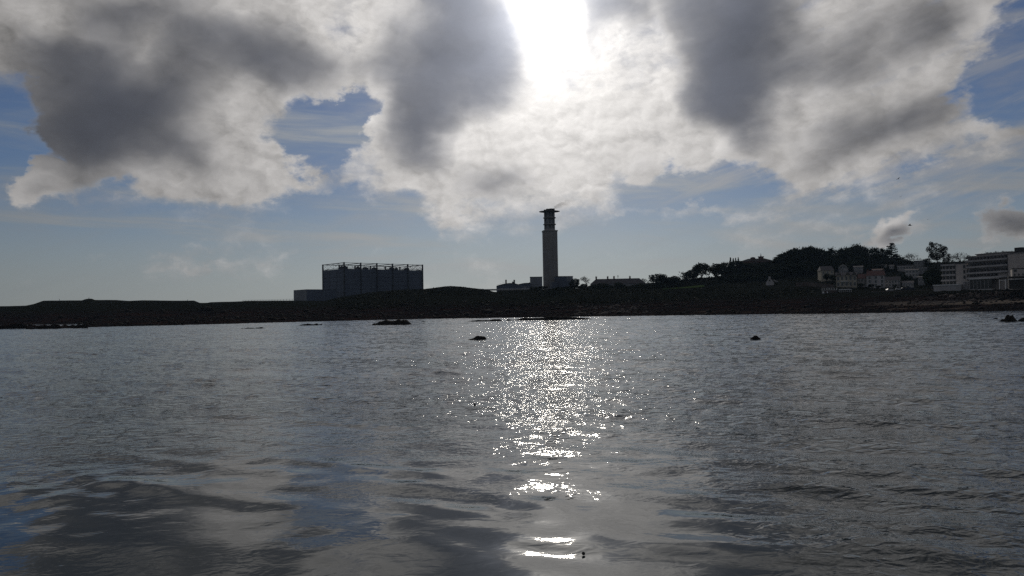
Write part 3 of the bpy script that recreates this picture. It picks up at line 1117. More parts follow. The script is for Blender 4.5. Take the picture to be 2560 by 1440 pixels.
def cottage():
    Y = 560.0
    mid = 1925.0
    p = at(mid, 712, Y)
    zg = min(hz(p.x, p.y), p.z) - 0.5
    t = empty('gabled_cottage', (p.x, p.y, zg), face_cam(mid), 'small pale cottage with a steep gable end and tall chimney, alone among dark trees', 'house')
    k = Y / FPX
    z = lambda py: zz(mid, py, Y) - zg
    w = 19 * k
    MB().prism([(-w / 2, 0), (w / 2, 0), (w / 2, z(706)), (0.2, z(695.5)), (-0.6, z(695.5)), (-w / 2, z(706))], 0, 10).build('wall', M['white_render'], t)
    r = MB().prism([(-w / 2 - 0.3, z(706.3)), (-0.2, z(694.6)), (w / 2 + 0.3, z(706.3)), (w / 2 + 0.3, z(705.3)), (-0.2, z(693.6)), (-w / 2 - 0.3, z(705.3))], 0.25, 10.4).build('roof', M['slate'], t)
    MB().box(-0.9, 0.6, -0.05, 1.2, z(697), z(690.8)).build('chimney', M['white_render'], r)
    MB().prism([(w / 2 - 1.2, z(699)), (w / 2 + 0.2, z(699)), (w / 2 + 3.0, z(704)), (w / 2 + 1.2, z(704))], 3.5, 4.4).build('dormer_cheek', M['white_render'], t)
    window(t, -0.2, z(703.0), 0.9, 1.1, 0.0, 'grey_render')


cottage()

GH = 'houses on the slope below the wood'
HS = []
HS.append(house('gabled_house', 2053, 2086, 664.5, 676, 696, 560, 'cream_render', 'slate', 'old cream house with a gable, left end of the houses below the wood', rz=0.25, depth=10, rows=2, cols=3, hip=0.15))
t, w, hb, he, hr, mid = house('three_gabled_house', 2090.5, 2142.5, 680, 689, 717, 505, 'cream_render', 'slate', 'cream house with three pointed gables across its front', depth=10, rows=2, cols=5, ww=1.25, wh=2.3)
HS.append((t,))
kk = w / 52.0
for q in (2098.0, 2120.5, 2136.0):
    x = (q - mid) * kk
    a = 5.0 * kk
    zt = zz(q, 679.0, 505) - t.location.z
    g = MB().prism([(x - a, he - 0.4), (x + a, he - 0.4), (x, zt - 0.4)], -0.35, 4).build('gable', M['cream_render'], t)
    MB().prism([(x - a - 0.4, he - 0.5), (x, zt - 0.1), (x + a + 0.4, he - 0.5), (x + a + 0.4, he - 0.1), (x, zt + 0.4), (x - a - 0.4, he - 0.1)], -0.7, 4.3).build('gable_roof', M['slate'], g)
    MB().prism([(x - 0.45, he + 0.2), (x + 0.45, he + 0.2), (x + 0.45, he + 1.0), (x, he + 1.5), (x - 0.45, he + 1.0)], -0.41, -0.3).build('gable_light', M['glass'], g)
MB().box(-w * 0.28, w * 0.12, -1.0, -0.02, hb + (he - hb) * 0.46, hb + (he - hb) * 0.50).build('balcony', M['white_paint'], t)


def curved_house():
    Y = 600.0
    mid = 2108.5
    p = at(mid, 680, Y)
    zg = min(hz(p.x, p.y), p.z) - 1
    t = empty('curved_roof_house', (p.x, p.y, zg), face_cam(mid), 'house with a pale curved roof edge showing above the three-gabled house', 'house')
    k = Y / FPX * 0.92
    z = lambda py: zz(mid, py, Y) - zg
    prof = [(-12.5, 670.5), (-9, 666.5), (-5, 663), (-1, 661.3), (3, 662.0), (7, 665.5), (10, 669), (12.5, 673)]
    top = [(x * k, z(py)) for x, py in prof]
    MB().prism([(top[0][0], 0)] + [(x, q - 0.6) for x, q in top] + [(top[-1][0], 0)], 0, 9).build('wall', M['grey_render'], t)
    MB().prism([(x, q - 0.55) for x, q in top] + [(x, q) for x, q in reversed(top)], -0.6, 9.4).build('roof', M['white_render'], t)
    MB().box(0.5 * k, 11 * k, -0.3, 0.02, z(677), z(672.2)).build('pale_panel', M['white_render'], t)
    window(t, -5 * k, z(672), 1.6, 1.4, 0.0)
    window(t, 1.0 * k, z(670), 1.4, 1.2, 0.0)


curved_house()
house('dark_roofed_house', 2144.5, 2166.5, 684.5, 696.5, 716, 510, 'white_render', 'red_tile', 'narrow pale house with a tall red-brown roof right of the three-gabled house', depth=9, rows=2, cols=3, ww=1.0, wh=1.5, hip=0.25)
house('white_house', 2166.8, 2213, 675.5, 689, 718.5, 500, 'white_render', 'red_tile', 'large plain white house with three rows of windows and a red-brown roof', depth=10, rows=3, cols=3, ww=1.25, wh=2.0, hip=0.12, chimneys=((2170, 671.5), (2209, 672)))
house('long_white_house', 2213.5, 2251, 691, 700, 717, 508, 'white_render', 'slate', 'long white house with two rows of small windows, right of the large white house', depth=8, rows=2, cols=5, ww=0.95, wh=1.4)
house('small_white_cottage', 2256, 2284, 702, 707, 717.5, 500, 'white_render', 'slate', 'low white cottage right of the long white house', depth=7, rows=1, cols=4, ww=0.9, wh=1.1)
house('upper_white_house', 2173, 2191, 660.5, 663, 675, 640, 'white_render', 'slate', 'pale flat-topped house in the upper row, above the large white house', depth=8, rows=1, cols=3, ww=1.1, wh=1.5, flat=True)
house('upper_grey_house', 2198, 2217, 661, 663.5, 674, 640, 'white_render', 'slate', 'pale house in the upper row, second from its left end', depth=8, rows=1, cols=3, ww=1.2, wh=1.5)
house('upper_small_house', 2223, 2235, 661.5, 664.5, 673, 640, 'white_render', 'slate', 'smallest pale house, in the middle of the upper row', depth=7, rows=1, cols=2, ww=1.1, wh=1.4)
house('upper_long_house', 2243, 2285, 661.5, 664, 674, 635, 'white_render', 'slate', 'long low pale house near the right end of the upper row', depth=8, rows=1, cols=6, ww=1.3, wh=1.5, flat=True)
house('tall_flat_house', 2286, 2319, 651.0, 653.5, 679, 620, 'grey_render', 'slate', 'tall grey flat-roofed house under the bare domed tree', depth=10, rows=3, cols=4, ww=1.4, wh=1.6, flat=True)
house('middle_row_house', 2181, 2208, 671.5, 674.5, 682, 585, 'white_render', 'red_tile', 'half hidden pale house behind the roof of the large white house', depth=8, rows=1, cols=4, ww=1.1, wh=1.2)
house('stepped_house', 2264, 2296, 672, 675, 692, 570, 'white_render', 'slate', 'pale two-storey house stepped down the slope below the tall grey house', depth=9, rows=2, cols=4, ww=1.2, wh=1.5)
house('lower_grey_house', 2295, 2312, 690, 693, 707, 520, 'grey_render', 'slate', 'small grey house between the stepped pale house and the hotel', depth=8, rows=1, cols=2, ww=1.2, wh=1.5)
house('hillside_house', 2134, 2158, 664, 667.5, 676, 625, 'grey_render', 'slate', 'dim grey house left of the upper row, partly behind trees', depth=8, rows=1, cols=4, ww=1.0, wh=1.3)


# ------------------------------------------------------------------ by the sea
def arcade():
    Y = 452.0
    px0, px1 = 2054.5, 2093.0
    mid = (px0 + px1) / 2
    p = at(mid, 735, Y)
    zg = min(hz(p.x, p.y), p.z) - 0.5
    t = empty('sea_terrace', (p.x, p.y, zg), face_cam(mid), 'low sea terrace with a white post balustrade above two pale openings', 'terrace')
    w = span(px0, px1, Y)
    z = lambda py: zz(mid, py, Y) - zg
    MB().box(-w / 2, w / 2, 0, 6, 0, z(725.5)).build('wall', M['rock_pale'], t)
    MB().box(-w / 2 - 0.1, w / 2 + 0.1, -0.15, 6.1, z(725.4), z(724.7)).build('coping', M['white_paint'], t)
    pm = MB().box(-0.14, 0.14, -0.14, 0.14, 0, z(720.2) - z(724.7)).mesh('baluster'); pm.materials.append(M['white_paint'])
    for i in range(7):
        o = link('baluster', pm, None, t); o.location = (-w / 2 + 0.2 + (w - 0.4) * i / 6, 0.1, z(724.7))
    MB().box(-w / 2, w / 2, 0.02, 0.18, z(720.6), z(720.1)).build('rail', M['white_paint'], t)
    for a, b in ((0.03, 0.16), (0.33, 0.40)):
        MB().box(-w / 2 + w * a, -w / 2 + w * b, -0.12, 0.02, z(734.5), z(728.5)).build('door', M['white_paint'], t)


arcade()


def pavilion():
    Y = 448.0
    px0, px1 = 2096.5, 2129.5
    mid = (px0 + px1) / 2
    p = at(mid, 733.5, Y)
    zg = min(hz(p.x, p.y), p.z) - 0.3
    t = empty('shore_pavilion', (p.x, p.y, zg), face_cam(mid), 'low open-fronted shelter with a bright white roof at the head of the beach', 'shelter')
    w = span(px0, px1, Y)
    z = lambda py: zz(mid, py, Y) - zg
    MB().prism([(-w / 2, z(724.6)), (w / 2, z(724.6)), (w / 2 + 0.1, z(723.9)), (w / 2 - 0.6, z(722.6)), (-w / 2 + 0.8, z(722.6)), (-w / 2 - 0.1, z(723.9))], -0.8, 4).build('roof', M['white_paint'], t)
    MB().box(-w / 2 + 0.1, w / 2 - 0.1, 3.0, 3.6, 0, z(724.7)).build('back_wall', M['grey_render'], t)
    pm = MB().box(-0.11, 0.11, -0.5, -0.28, 0, z(724.6)).mesh('post'); pm.materials.append(M['white_paint'])
    for i in range(7):
        o = link('post', pm, None, t); o.location = (-w / 2 + 0.3 + (w - 0.6) * i / 6, 0, 0)
    MB().box(-w / 2 + 0.1, w / 2 - 0.1, -0.2, 0.0, 0, z(731)).build('front_wall', M['grey_render'], t)


pavilion()


def wall_run(name, pts, Y, h, mat, label, thick=0.5):
    P = [at(px, py, Y) for px, py in pts]
    o = P[0].copy()
    t = empty(name, o, 0, label, 'wall')
    for i, (a, b) in enumerate(zip(P, P[1:])):
        m = MB()
        m.add([(a.x - o.x, 0, a.z - o.z - h), (b.x - o.x, 0, b.z - o.z - h), (b.x - o.x, thick, b.z - o.z - h), (a.x - o.x, thick, a.z - o.z - h),
               (a.x - o.x, 0, a.z - o.z), (b.x - o.x, 0, b.z - o.z), (b.x - o.x, thick, b.z - o.z), (a.x - o.x, thick, a.z - o.z)],
              [(0, 3, 2, 1), (4, 5, 6, 7), (0, 1, 5, 4), (1, 2, 6, 5), (2, 3, 7, 6), (3, 0, 4, 7)])
        m.build('wall_section', M[mat], t)
    return t


wall_run('garden_wall', [(1990, 706.5), (2015, 704.5), (2034, 706.5), (2056, 709.2), (2085, 711.5)], 498.0, 2.6, 'rock_pale', 'pale garden wall stepping down in front of the old cream house')
wall_run('promenade_wall', [(2180, 727.0), (2222, 728.0), (2290, 725.5), (2330, 722.8), (2357, 721.2)], 436.0, 1.6, 'rock_pale', 'low pale promenade wall running left from the hotel')


def car(px, py, Y, rz, paint, label, sc=1.0):
    p = at(px, py, Y)
    p.z = max(hz(p.x, p.y), p.z - 0.2)
    t = empty('parked_car', p, face_cam(px) + rz, label, 'car', 'cars parked on the promenade')
    MB().prism([(-2.1, 0.35), (2.1, 0.35), (2.15, 0.7), (2.0, 0.88), (1.1, 0.95), (-1.9, 0.98), (-2.12, 0.75)], -0.85, 0.85).build('body', M[paint], t)
    MB().prism([(-1.75, 0.98), (1.0, 0.95), (0.35, 1.42), (-1.3, 1.45)], -0.74, 0.74).build('cabin', M[paint], t)
    MB().prism([(-1.5, 1.02), (0.78, 1.0), (0.28, 1.36), (-1.2, 1.38)], -0.76, 0.76).build('side_window', M['glass'], t)
    wm = MB().lathe([(0.31, -0.1), (0.33, -0.05), (0.33, 0.05), (0.31, 0.1)], 14).mesh('wheel'); wm.materials.append(M['tyre'])
    for x in (-1.3, 1.3):
        for y in (-0.82, 0.82):
            o = link('wheel', wm, None, t); o.location = (x, y, 0.33); o.rotation_euler = (R(90), 0, 0)


car(2248.5, 724.8, 442, 0.1, 'car_white', 'white car at the left end of the cars parked by the promenade wall')
car(2262.0, 724.3, 441, 0.3, 'car_dark', 'dark blue car parked in the middle of the row of three on the promenade')
car(2276.5, 723.8, 440, -0.1, 'car_dark', 'dark car parked nearest the hotel on the promenade')
car(2225.0, 727.2, 437, 0.5, 'car_silver', 'silver car standing apart on the promenade, below the long white house')


def hotel():
    ca = at(2423.0, 756, 396.0)
    cb = at(2526.0, 756, 374.0)
    d = Vector((cb.x - ca.x, cb.y - ca.y, 0))
    L = d.length
    rz = math.atan2(d.y, d.x)
    base = 9.0
    t = empty('hotel', (ca.x, ca.y, base), rz, 'long five-storey hotel with pale balcony bands at the right edge', 'hotel')
    Y = 396.0
    z = lambda py: zz(2423, py, Y) - base
    ztop = z(643.5)
    levels = [z(p) for p in (698.5, 686.3, 671.5, 656.5)]          # underside of each pale band along the left corner
    MB().box(0, L, 0, 14, 0, ztop - 0.4).build('wall', M['hotel_render'], t)
    MB().box(-0.2, L + 0.2, -0.2, 14.2, ztop - 0.38, ztop).build('roof', M['grey_render'], t)
    n = 12
    for i, lv in enumerate(levels):
        bs = MB().box(-0.3, L + 0.15, -1.25, -0.02, lv - 0.05, lv + 0.16).build('balcony_floor', M['grey_render'], t)
        MB().box(-0.3, L + 0.15, -1.3, -1.18, lv + 0.16, lv + 0.95).build('balcony_front', M['white_render'], bs)
        for k in range(n):
            if i == 0 and k > 8:
                continue
            window(t, L * (k + 0.5) / n, lv + 0.25, L / n * 0.66, 2.0, 0.0, 'grey_render', 2)
            if k:
                x = L * k / n
                MB().box(x - 0.05, x + 0.05, -1.17, -0.02, lv + 0.17, lv + 2.55).build('balcony_screen', M['grey_render'], t)
    # penthouse storey set on the right part
    xs = L * 0.18
    MB().box(xs, L - 0.5, 1.0, 13, ztop, ztop + 1.0).build('penthouse', M['hotel_render'], t)
    MB().box(xs - 0.3, L, 0.4, 13.4, ztop + 1.02, ztop + 1.35).build('penthouse_roof', M['white_render'], t)
    # plain right-hand end, nearer to us
    MB().box(L + 0.3, L + 16, -1.0, 14, 0, z(644.0)).build('end_wall', M['hotel_render'], t)
    MB().box(L + 0.1, L + 16.2, -1.2, 14.2, z(644.0) + 0.01, z(644.0) + 0.4).build('end_roof', M['grey_render'], t)
    MB().box(L + 2.2, L + 5.6, 1.0, 5.0, z(644.0) + 0.42, z(629.5)).build('lift_house', M['soot'], t)
    # stair tower and lower left wing, which face the beach more squarely
    w0, w1 = at(2357.5, 756, 408.0), at(2422.0, 756, 397.5)
    inv = Matrix.Rotation(-rz, 3, 'Z')
    q0 = inv @ Vector((w0.x - ca.x, w0.y - ca.y, 0))
    q1 = inv @ Vector((w1.x - ca.x, w1.y - ca.y, 0))
    e = empty('left_wing_pivot', (0, 0, 0)) if False else None
    wd = q1 - q0
    wl = wd.length
    ang = math.atan2(wd.y, wd.x)
    rot = Matrix.Translation(q0) @ Matrix.Rotation(ang, 4, 'Z')

    def wing(name, mb, mat, parent=t):
        mb.v = [tuple(rot @ Vector(v)) for v in mb.v]
        return mb.build(name, mat, parent)
    zt2 = zz(2390, 658.8, 399) - base
    a, b = wl * 0.55, wl * 0.86
    wing('wing_wall', MB().box(0, a, 0.3, 12, 0, zt2 - 0.9), M['hotel_render'])
    wing('stair_tower', MB().box(a, wl - 0.2, -0.3, 11, 0, zt2 - 0.3), M['hotel_render'])
    wing('wing_roof', MB().box(-0.2, a - 0.02, -0.9, 12.2, zt2 - 0.88, zt2), M['white_render'])
    wing('stair_roof', MB().box(a, wl - 0.1, -0.4, 11.1, zt2 - 0.28, zt2), M['grey_render'])
    lv2 = [zz(2390, p, 399) - base for p in (701.5, 688.0, 675.0)]
    for lv in lv2:
        wing('balcony_front', MB().box(-0.2, a - 0.05, -0.9, 0.28, lv - 0.1, lv + 0.75), M['white_render'])
    for i, lv in enumerate([lv2[0] - 2.6] + lv2):
        for k in range(4):
            o = window(t, 0, 0, a / 4 * 0.66, 1.7, 0.0, 'grey_render', 2)
            o.location = rot @ Vector((a * (k + 0.5) / 4, 0.3, lv + 0.78))
            o.rotation_euler = (0, 0, ang)
        for k in range(2):
            if i:
                o = window(t, 0, 0, 0.9, 1.5, 0.0, 'grey_render', 1)
                o.location = rot @ Vector((b + 0.3 + k * 1.6, -0.3, lv + 0.9))
                o.rotation_euler = (0, 0, ang)
    # ground floor: pale low extension, colonnade, glazed hall
    zl = zz(2390, 709.5, 388) - base
    wing('low_extension', MB().box(-1.0, wl * 0.98, -7.0, -0.32, 0, zl - 0.5), M['white_render'])
    wing('extension_roof', MB().box(-1.3, wl * 0.92, -7.3, -0.34, zl - 0.48, zl), M['white_paint'])
    zg = z(698.0) - 2.7
    nb = 5
    for i in range(nb):
        MB().box(0.8 + i * 0.8, 1.1 + i * 0.8, -4.2, -3.8, 0, z(706)).build('portico_post', M['white_render'], t)
    MB().box(0.3, 4.8, -4.3, -0.02, z(706) + 0.01, z(706) + 0.5).build('portico_roof', M['white_render'], t)
    g0, g1 = L * 0.24, L * 0.80
    MB().box(g0, g1, -6.0, -0.02, z(700.0), z(697.8)).build('glazed_hall_roof', M['white_paint'], t)
    MB().box(g0 + 0.2, g1 - 0.2, -5.4, -0.05, 0, 0.7).build('glazed_hall_plinth', M['white_render'], t)
    ng = 6
    for i in range(ng):
        x = g0 + 0.2 + (g1 - g0 - 0.4) * i / ng
        x2 = g0 + 0.2 + (g1 - g0 - 0.4) * (i + 1) / ng
        MB().box(x + 0.12, x2 - 0.12, -5.3, -5.2, 0.72, z(700.0) - 0.02).build('glazed_bay', M['glass'], t)
        MB().box(x - 0.10, x + 0.10, -5.42, -5.1, 0.72, z(700.0) - 0.02).build('mullion', M['white_render'], t)


hotel()


def side_lodge():
    Y = 352.0
    px0, px1 = 2531, 2592
    mid = (px0 + px1) / 2
    p = at(mid, 708, Y)
    base = 9.0
    t = empty('beach_lodge', (p.x, p.y, base), face_cam(mid) + 0.1, 'two-storey pale lodge with small square windows at the right edge, before the hotel end', 'house')
    w = span(px0, px1, Y)
    z = lambda py: zz(mid, py, Y) - base
    MB().box(-w / 2, w / 2, 0, 7, 0, z(671.5)).build('wall', M['hotel_render'], t)
    MB().box(-w / 2 - 0.2, w / 2 + 0.2, -0.2, 7.2, z(671.5) + 0.01, z(669.8)).build('roof', M['soot'], t)
    for i in range(6):
        window(t, -w / 2 + 0.9 + i * 1.6, z(688.5), 0.62, 0.85, 0.0, 'hotel_render', 1)
    window(t, -w / 2 + 1.2, z(678.5), 1.0, 0.9, 0.0, 'grey_render', 2)
    MB().box(-w / 2 - 1.8, w / 2, -3.0, -0.02, z(695.6), z(690.5)).build('veranda_roof', M['soot'], t)
    MB().box(-w / 2 - 1.9, w / 2, -3.2, -3.02, z(698.2), z(696.6)).build('veranda_edge', M['white_paint'], t)
    MB().box(-w / 2 - 1.6, w / 2, -2.6, -0.05, 0, z(698.4)).build('veranda_front', M['soot'], t)
    for x in (-w / 2 - 5.2, -w / 2 - 2.9):
        MB().box(x - 0.12, x + 0.12, -2.6, -2.3, 0, z(697)).build('stair_post', M['white_paint'], t)
    MB().box(-w / 2 - 5.1, -w / 2 - 2.8, -2.5, -2.35, z(700), z(699)).build('stair_rail', M['white_paint'], t)


side_lodge()

# pale strip of grass behind the trees
lx = np.linspace(kx(1657), kx(1762), 24)
ly = np.linspace(598, 622, 8)
LK, LY = np.meshgrid(lx, ly)
structure('lawn', raw_grid('lawn', LK * LY, LY, land_z(LK * LY, LY) + 0.25), M['lawn'])


# ------------------------------------------------------------------ trees
def cards(pts, size, rs, flat=0.0):
    """leaf clumps: one small bent quad at every point"""
    n = len(pts)
    a = rs.normal(size=(n, 3)); a /= np.linalg.norm(a, axis=1)[:, None]
    if flat:
        a[:, 2] *= (1 - flat); a /= np.linalg.norm(a, axis=1)[:, None]
    b = rs.normal(size=(n, 3)); b -= a * (a * b).sum(1)[:, None]; b /= np.linalg.norm(b, axis=1)[:, None]
    if flat:
        b[:, 2] *= (1 - flat)
    s = size * rs.uniform(0.6, 1.4, n)[:, None]
    v = np.stack([pts - a * s, pts + b * s * 0.55, pts + a * s, pts - b * s * 0.55], 1).reshape(-1, 3)
    f = np.arange(n * 4).reshape(n, 4)
    return v, f


def np_mesh(name, v, f, mat):
    me = bpy.data.meshes.new(name)
    v = np.asarray(v, np.float32); f = np.asarray(f, np.int32)
    me.vertices.add(len(v)); me.vertices.foreach_set('co', v.ravel())
    me.loops.add(f.size); me.loops.foreach_set('vertex_index', f.ravel())
    me.polygons.add(len(f)); me.polygons.foreach_set('loop_start', (np.arange(len(f)) * f.shape[1]).astype(np.int32))
    me.update()
    me.materials.append(mat)
    return me


def blob_points(rs, blobs, n):
    """points on and just inside a set of lobes (x, y, z, rx, rz)"""
    w = np.array([b[3] * b[3] for b in blobs]); w = w / w.sum()
    out = []
    for b, c in zip(blobs, (w * n).astype(int) + 1):
        d = rs.normal(size=(c, 3)); d /= np.linalg.norm(d, axis=1)[:, None]
        r = rs.uniform(0.55, 1.0, c) ** 0.5 * (1 + rs.normal(scale=0.05, size=c))
        p = d * r[:, None] * np.array([b[3], b[3], b[4]]) + np.array(b[:3])
        out.append(p)
    return np.concatenate(out)


TREE = {}


def tree_kind(kind, seed):
    key = (kind, seed)
    if key in TREE:
        return TREE[key]
    rs = np.random.RandomState(seed * 7 + sum(map(ord, kind)))
    rnd = random.Random(seed * 13 + len(kind))
    tr = MB()
    crown = None
    mat = M['leaf_dark']
    if kind == 'dome':                                   # 10 high, 10 wide
        mat = M['leaf_oak']
        blobs = [(0, 0, 6.2, 3.6, 3.0)]
        for i in range(11):
            a = rnd.uniform(0, 6.28); r = rnd.uniform(1.8, 3.4)
            blobs.append((r * math.cos(a), r * math.sin(a), rnd.uniform(4.2, 7.6) - 0.18 * r * r * 0.3, rnd.uniform(1.3, 2.0), rnd.uniform(1.1, 1.7)))
        v, f = cards(blob_points(rs, blobs, 1700), 0.42, rs)
        tr.bar((0, 0, -1), (0.2, 0, 3.2), 0.42, 0.30, 7)
        for i in range(6):
            a = i * 1.05 + rnd.uniform(-0.3, 0.3)
            tr.bar((0.2, 0, rnd.uniform(2.0, 3.2)), (2.6 * math.cos(a), 2.6 * math.sin(a), rnd.uniform(4.6, 6.2)), 0.2, 0.06, 5)
    elif kind == 'cypress':                              # wind-shaped Monterey cypress: plates of foliage, jagged top
        pts = []
        for i in range(16):
            a = rnd.uniform(0, 6.28); r = rnd.uniform(0.2, 3.9)
            z = rnd.uniform(3.0, 9.0) - 0.38 * r
            n = 95
            q = rs.normal(size=(n, 3)) * np.array([1.35, 1.35, 0.32])
            lift = np.hypot(q[:, 0], q[:, 1]) * 0.28
            q[:, 2] += lift
            pts.append(q + np.array([r * math.cos(a), r * math.sin(a), z]))
        for i in range(7):                               # spikes
            a = rnd.uniform(0, 6.28); r = rnd.uniform(0, 3.0)
            h = rnd.uniform(0.8, 1.9)
            t = rs.uniform(0, 1, 24)
            q = np.stack([r * math.cos(a) + rs.normal(scale=0.25, size=24) * (1 - t) + t * rnd.uniform(-0.6, 0.6), r * math.sin(a) + rs.normal(scale=0.25, size=24) * (1 - t), 8.2 - 0.35 * r + t * h], 1)
            pts.append(q)
        v, f = cards(np.concatenate(pts), 0.45, rs, 0.35)
        tr.bar((0, 0, -1), (0, 0, 6.5), 0.45, 0.15, 7)
        for i in range(7):
            a = rnd.uniform(0, 6.28)
            tr.bar((0, 0, rnd.uniform(2, 5)), (3 * math.cos(a), 3 * math.sin(a), rnd.uniform(4.5, 7.5)), 0.16, 0.04, 4)
    elif kind == 'cedar':                                # tiers
        pts = []
        tiers = [(9.6, 0.9), (8.8, 1.5), (7.9, 2.3), (6.8, 2.2), (5.7, 3.3), (4.5, 3.0), (3.4, 3.7), (2.2, 3.6)]
        for z, r in tiers:
            for i in range(5):
                a = rnd.uniform(0, 6.28)
                n = 44
                t = rs.uniform(0.1, 1, n)
                q = np.stack([t * r * math.cos(a) + rs.normal(scale=0.42, size=n), t * r * math.sin(a) + rs.normal(scale=0.42, size=n), z + 0.18 * t * r + rs.normal(scale=0.14, size=n)], 1)
                pts.append(q)
                tr.bar((0, 0, z - 0.4), (r * 0.9 * math.cos(a), r * 0.9 * math.sin(a), z), 0.10, 0.03, 4)
        v, f = cards(np.concatenate(pts), 0.40, rs, 0.5)
        tr.bar((0, 0, -1), (0, 0, 9.8), 0.38, 0.06, 7)
    elif kind == 'spire':                                # slim conifer
        n = 420
        t = rs.uniform(0, 1, n) ** 0.8
        a = rs.uniform(0, 6.28, n)
        r = (1 - t) * 1.5 * (0.55 + 0.45 * np.abs(np.sin(t * 26))) * rs.uniform(0.4, 1, n)
        v, f = cards(np.stack([r * np.cos(a), r * np.sin(a), 0.8 + 9.2 * t], 1), 0.34, rs, 0.3)
        tr.bar((0, 0, -1), (0, 0, 9.5), 0.22, 0.03, 6)
    elif kind == 'airy':                                 # tall loose crown, sky showing through its outer twigs
        mat = M['leaf_brown']
        blobs = [(0, 0, 5.2, 3.7, 4.4), (0, 0, 4.0, 3.3, 3.0)]
        for i in range(22):
            zc = rnd.uniform(2.2, 9.0)
            rr = 4.0 * math.sqrt(max(0.05, 1 - ((zc - 5.4) / 4.6) ** 2))
            a = rnd.uniform(0, 6.28)
            blobs.append((rr * math.cos(a), rr * math.sin(a), zc, rnd.uniform(0.7, 1.2), rnd.uniform(0.7, 1.3)))
            tr.bar((0, 0, max(1.0, zc - 2.5)), (rr * math.cos(a), rr * math.sin(a), zc + 0.6), 0.10, 0.03, 4)
        v, f = cards(blob_points(rs, blobs, 2600), 0.30, rs)
        tr.bar((0, 0, -1), (0, 0, 7.5), 0.32, 0.08, 7)
    else:                                                # 'bare': branching limbs, few or many leaves
        tips = []

        def grow(p, d, r, l, lev):
            q = p + d * l
            tr.bar(p, q, r, r * 0.72, 5 if lev < 2 else 3)
            if lev == (5 if kind == 'bare' else 4):
                tips.append(q)
                return
            for i in range(3 if lev in (0, 1, 2) else 2):
                e = Vector((rnd.gauss(0, 1), rnd.gauss(0, 1), rnd.gauss(0, 1) * 0.7))
                k = 0.62 if kind == 'bare' else 0.5
                nd = (d + e * k + Vector((0, 0, 0.18 if kind == 'bare' else 0.32))).normalized()
                grow(q, nd, r * 0.62, l * (0.76 if kind == 'bare' else 0.80), lev + 1)
            if lev >= (2 if kind == 'bare' else 1):
                tips.append(q)
        grow(Vector((0, 0, -0.6)), Vector((0, 0, 1)), 0.34, 2.4, 0)
        T = np.array([tuple(q) for q in tips])
        if kind == 'bare':
            mat = M['leaf_brown']
            P = T[rs.randint(0, len(T), 330)] + rs.normal(scale=0.28, size=(330, 3))
            v, f = cards(P, 0.20, rs)
        else:
            mat = M['leaf_brown']
            P = T[rs.randint(0, len(T), 2100)] + rs.normal(scale=0.42, size=(2100, 3))
            v, f = cards(P, 0.26, rs)
        allz = max(q.z for q in tips); wid = max(max(abs(q.x), abs(q.y)) for q in tips)
        s = np.array([5 / wid, 5 / wid, 10 / allz])
        v = v * s
        tr.v = [(x * s[0], y * s[1], zc * s[2]) for x, y, zc in tr.v]
    top = np.percentile(v[:, 2], 99.7)
    tm = tr.mesh('trunk'); tm.materials.append(M['bark'])
    TREE[key] = (tm, np_mesh('crown', v, f, mat), top, np.percentile(np.abs(v[:, 0]), 99))
    return TREE[key]


KIND_NAME = {'dome': 'round_tree', 'cypress': 'cypress_tree', 'cedar': 'cedar_tree', 'spire': 'conifer_tree', 'bare': 'bare_tree', 'airy': 'tall_tree'}
TR = random.Random(21)


def tree(kind, px, py_top, width, Y, label, group=None, seed=None, base=None):
    seed = TR.randint(0, 3) if seed is None else seed
    tm, cm, top, half = tree_kind(kind, seed)
    p = at(px, py_top, Y)
    g = hz(p.x, Y) if base is None else zz(px, base, Y)
    h = p.z - g
    w = span(px - width / 2, px + width / 2, Y)
    if h < w * 0.35:
        g = p.z - w * 0.5
        h = w * 0.5
    t = empty(KIND_NAME[kind], (p.x, Y, g), TR.uniform(0, 6.28), label, 'tree', group)
    sc = (w / 2 / half, w / 2 / half, h / top)
    t.scale = sc
    link('trunk', tm, None, t)
    link('crown', cm, None, t)
    return t


# trees that stand out one by one along the skyline
tree('dome', 1437, 696.5, 26, 690, 'small low round tree just right of the block at the chimney foot')
tree('bare', 1466, 690.5, 38, 684, 'domed half bare tree between the chimney blocks and the long terrace', base=716)
tree('bare', 1604, 695.5, 38, 676, 'bare twiggy tree at the right end of the long terrace roof', base=718)
tree('dome', 1646, 685.0, 52, 640, 'broad dark dome-shaped tree right of the terrace and its bare tree', seed=1)
tree('dome', 1687, 690.0, 36, 648, 'lower round tree touching the right side of the broad dome-shaped tree', seed=2)
tree('dome', 1697, 706.0, 20, 600, 'small bush between the two halves of the green lawn', base=722)
tree('cypress', 1716, 680.0, 36, 660, 'spiky dark pine between the low round tree and the tall round one', seed=1)
tree('dome', 1753, 657.5, 44, 660, 'tall round-headed tree with sky showing under its right side', seed=3, base=702)
tree('dome', 1791, 659.5, 42, 676, 'round tree with open trunk, right of the tall round-headed tree', seed=0, base=704)
tree('dome', 1669, 693.0, 36, 652, 'small round tree filling the notch right of the broad dome-shaped tree', seed=3)
tree('dome', 1731, 674.0, 34, 664, 'round tree leaning against the left side of the tall round-headed tree', seed=1)
tree('dome', 1815, 656.5, 42, 684, 'spreading round tree on the rising skyline below the slim conifers', seed=2)
tree('dome', 1842, 652.0, 40, 692, 'round tree just left of the villa with two turrets', seed=1)
tree('bare', 1812, 652.5, 34, 690, 'thin-crowned tree on the rising skyline before the slim conifers', base=690)
for q, top, w in ((1826, 643.5, 12), (1833, 645.5, 11), (1839, 644.5, 10), (1845.5, 643, 9)):
    tree('spire', q, top, w, 694, 'slim conifer in the tight cluster on the skyline left of the villa', 'slim conifers on the skyline')
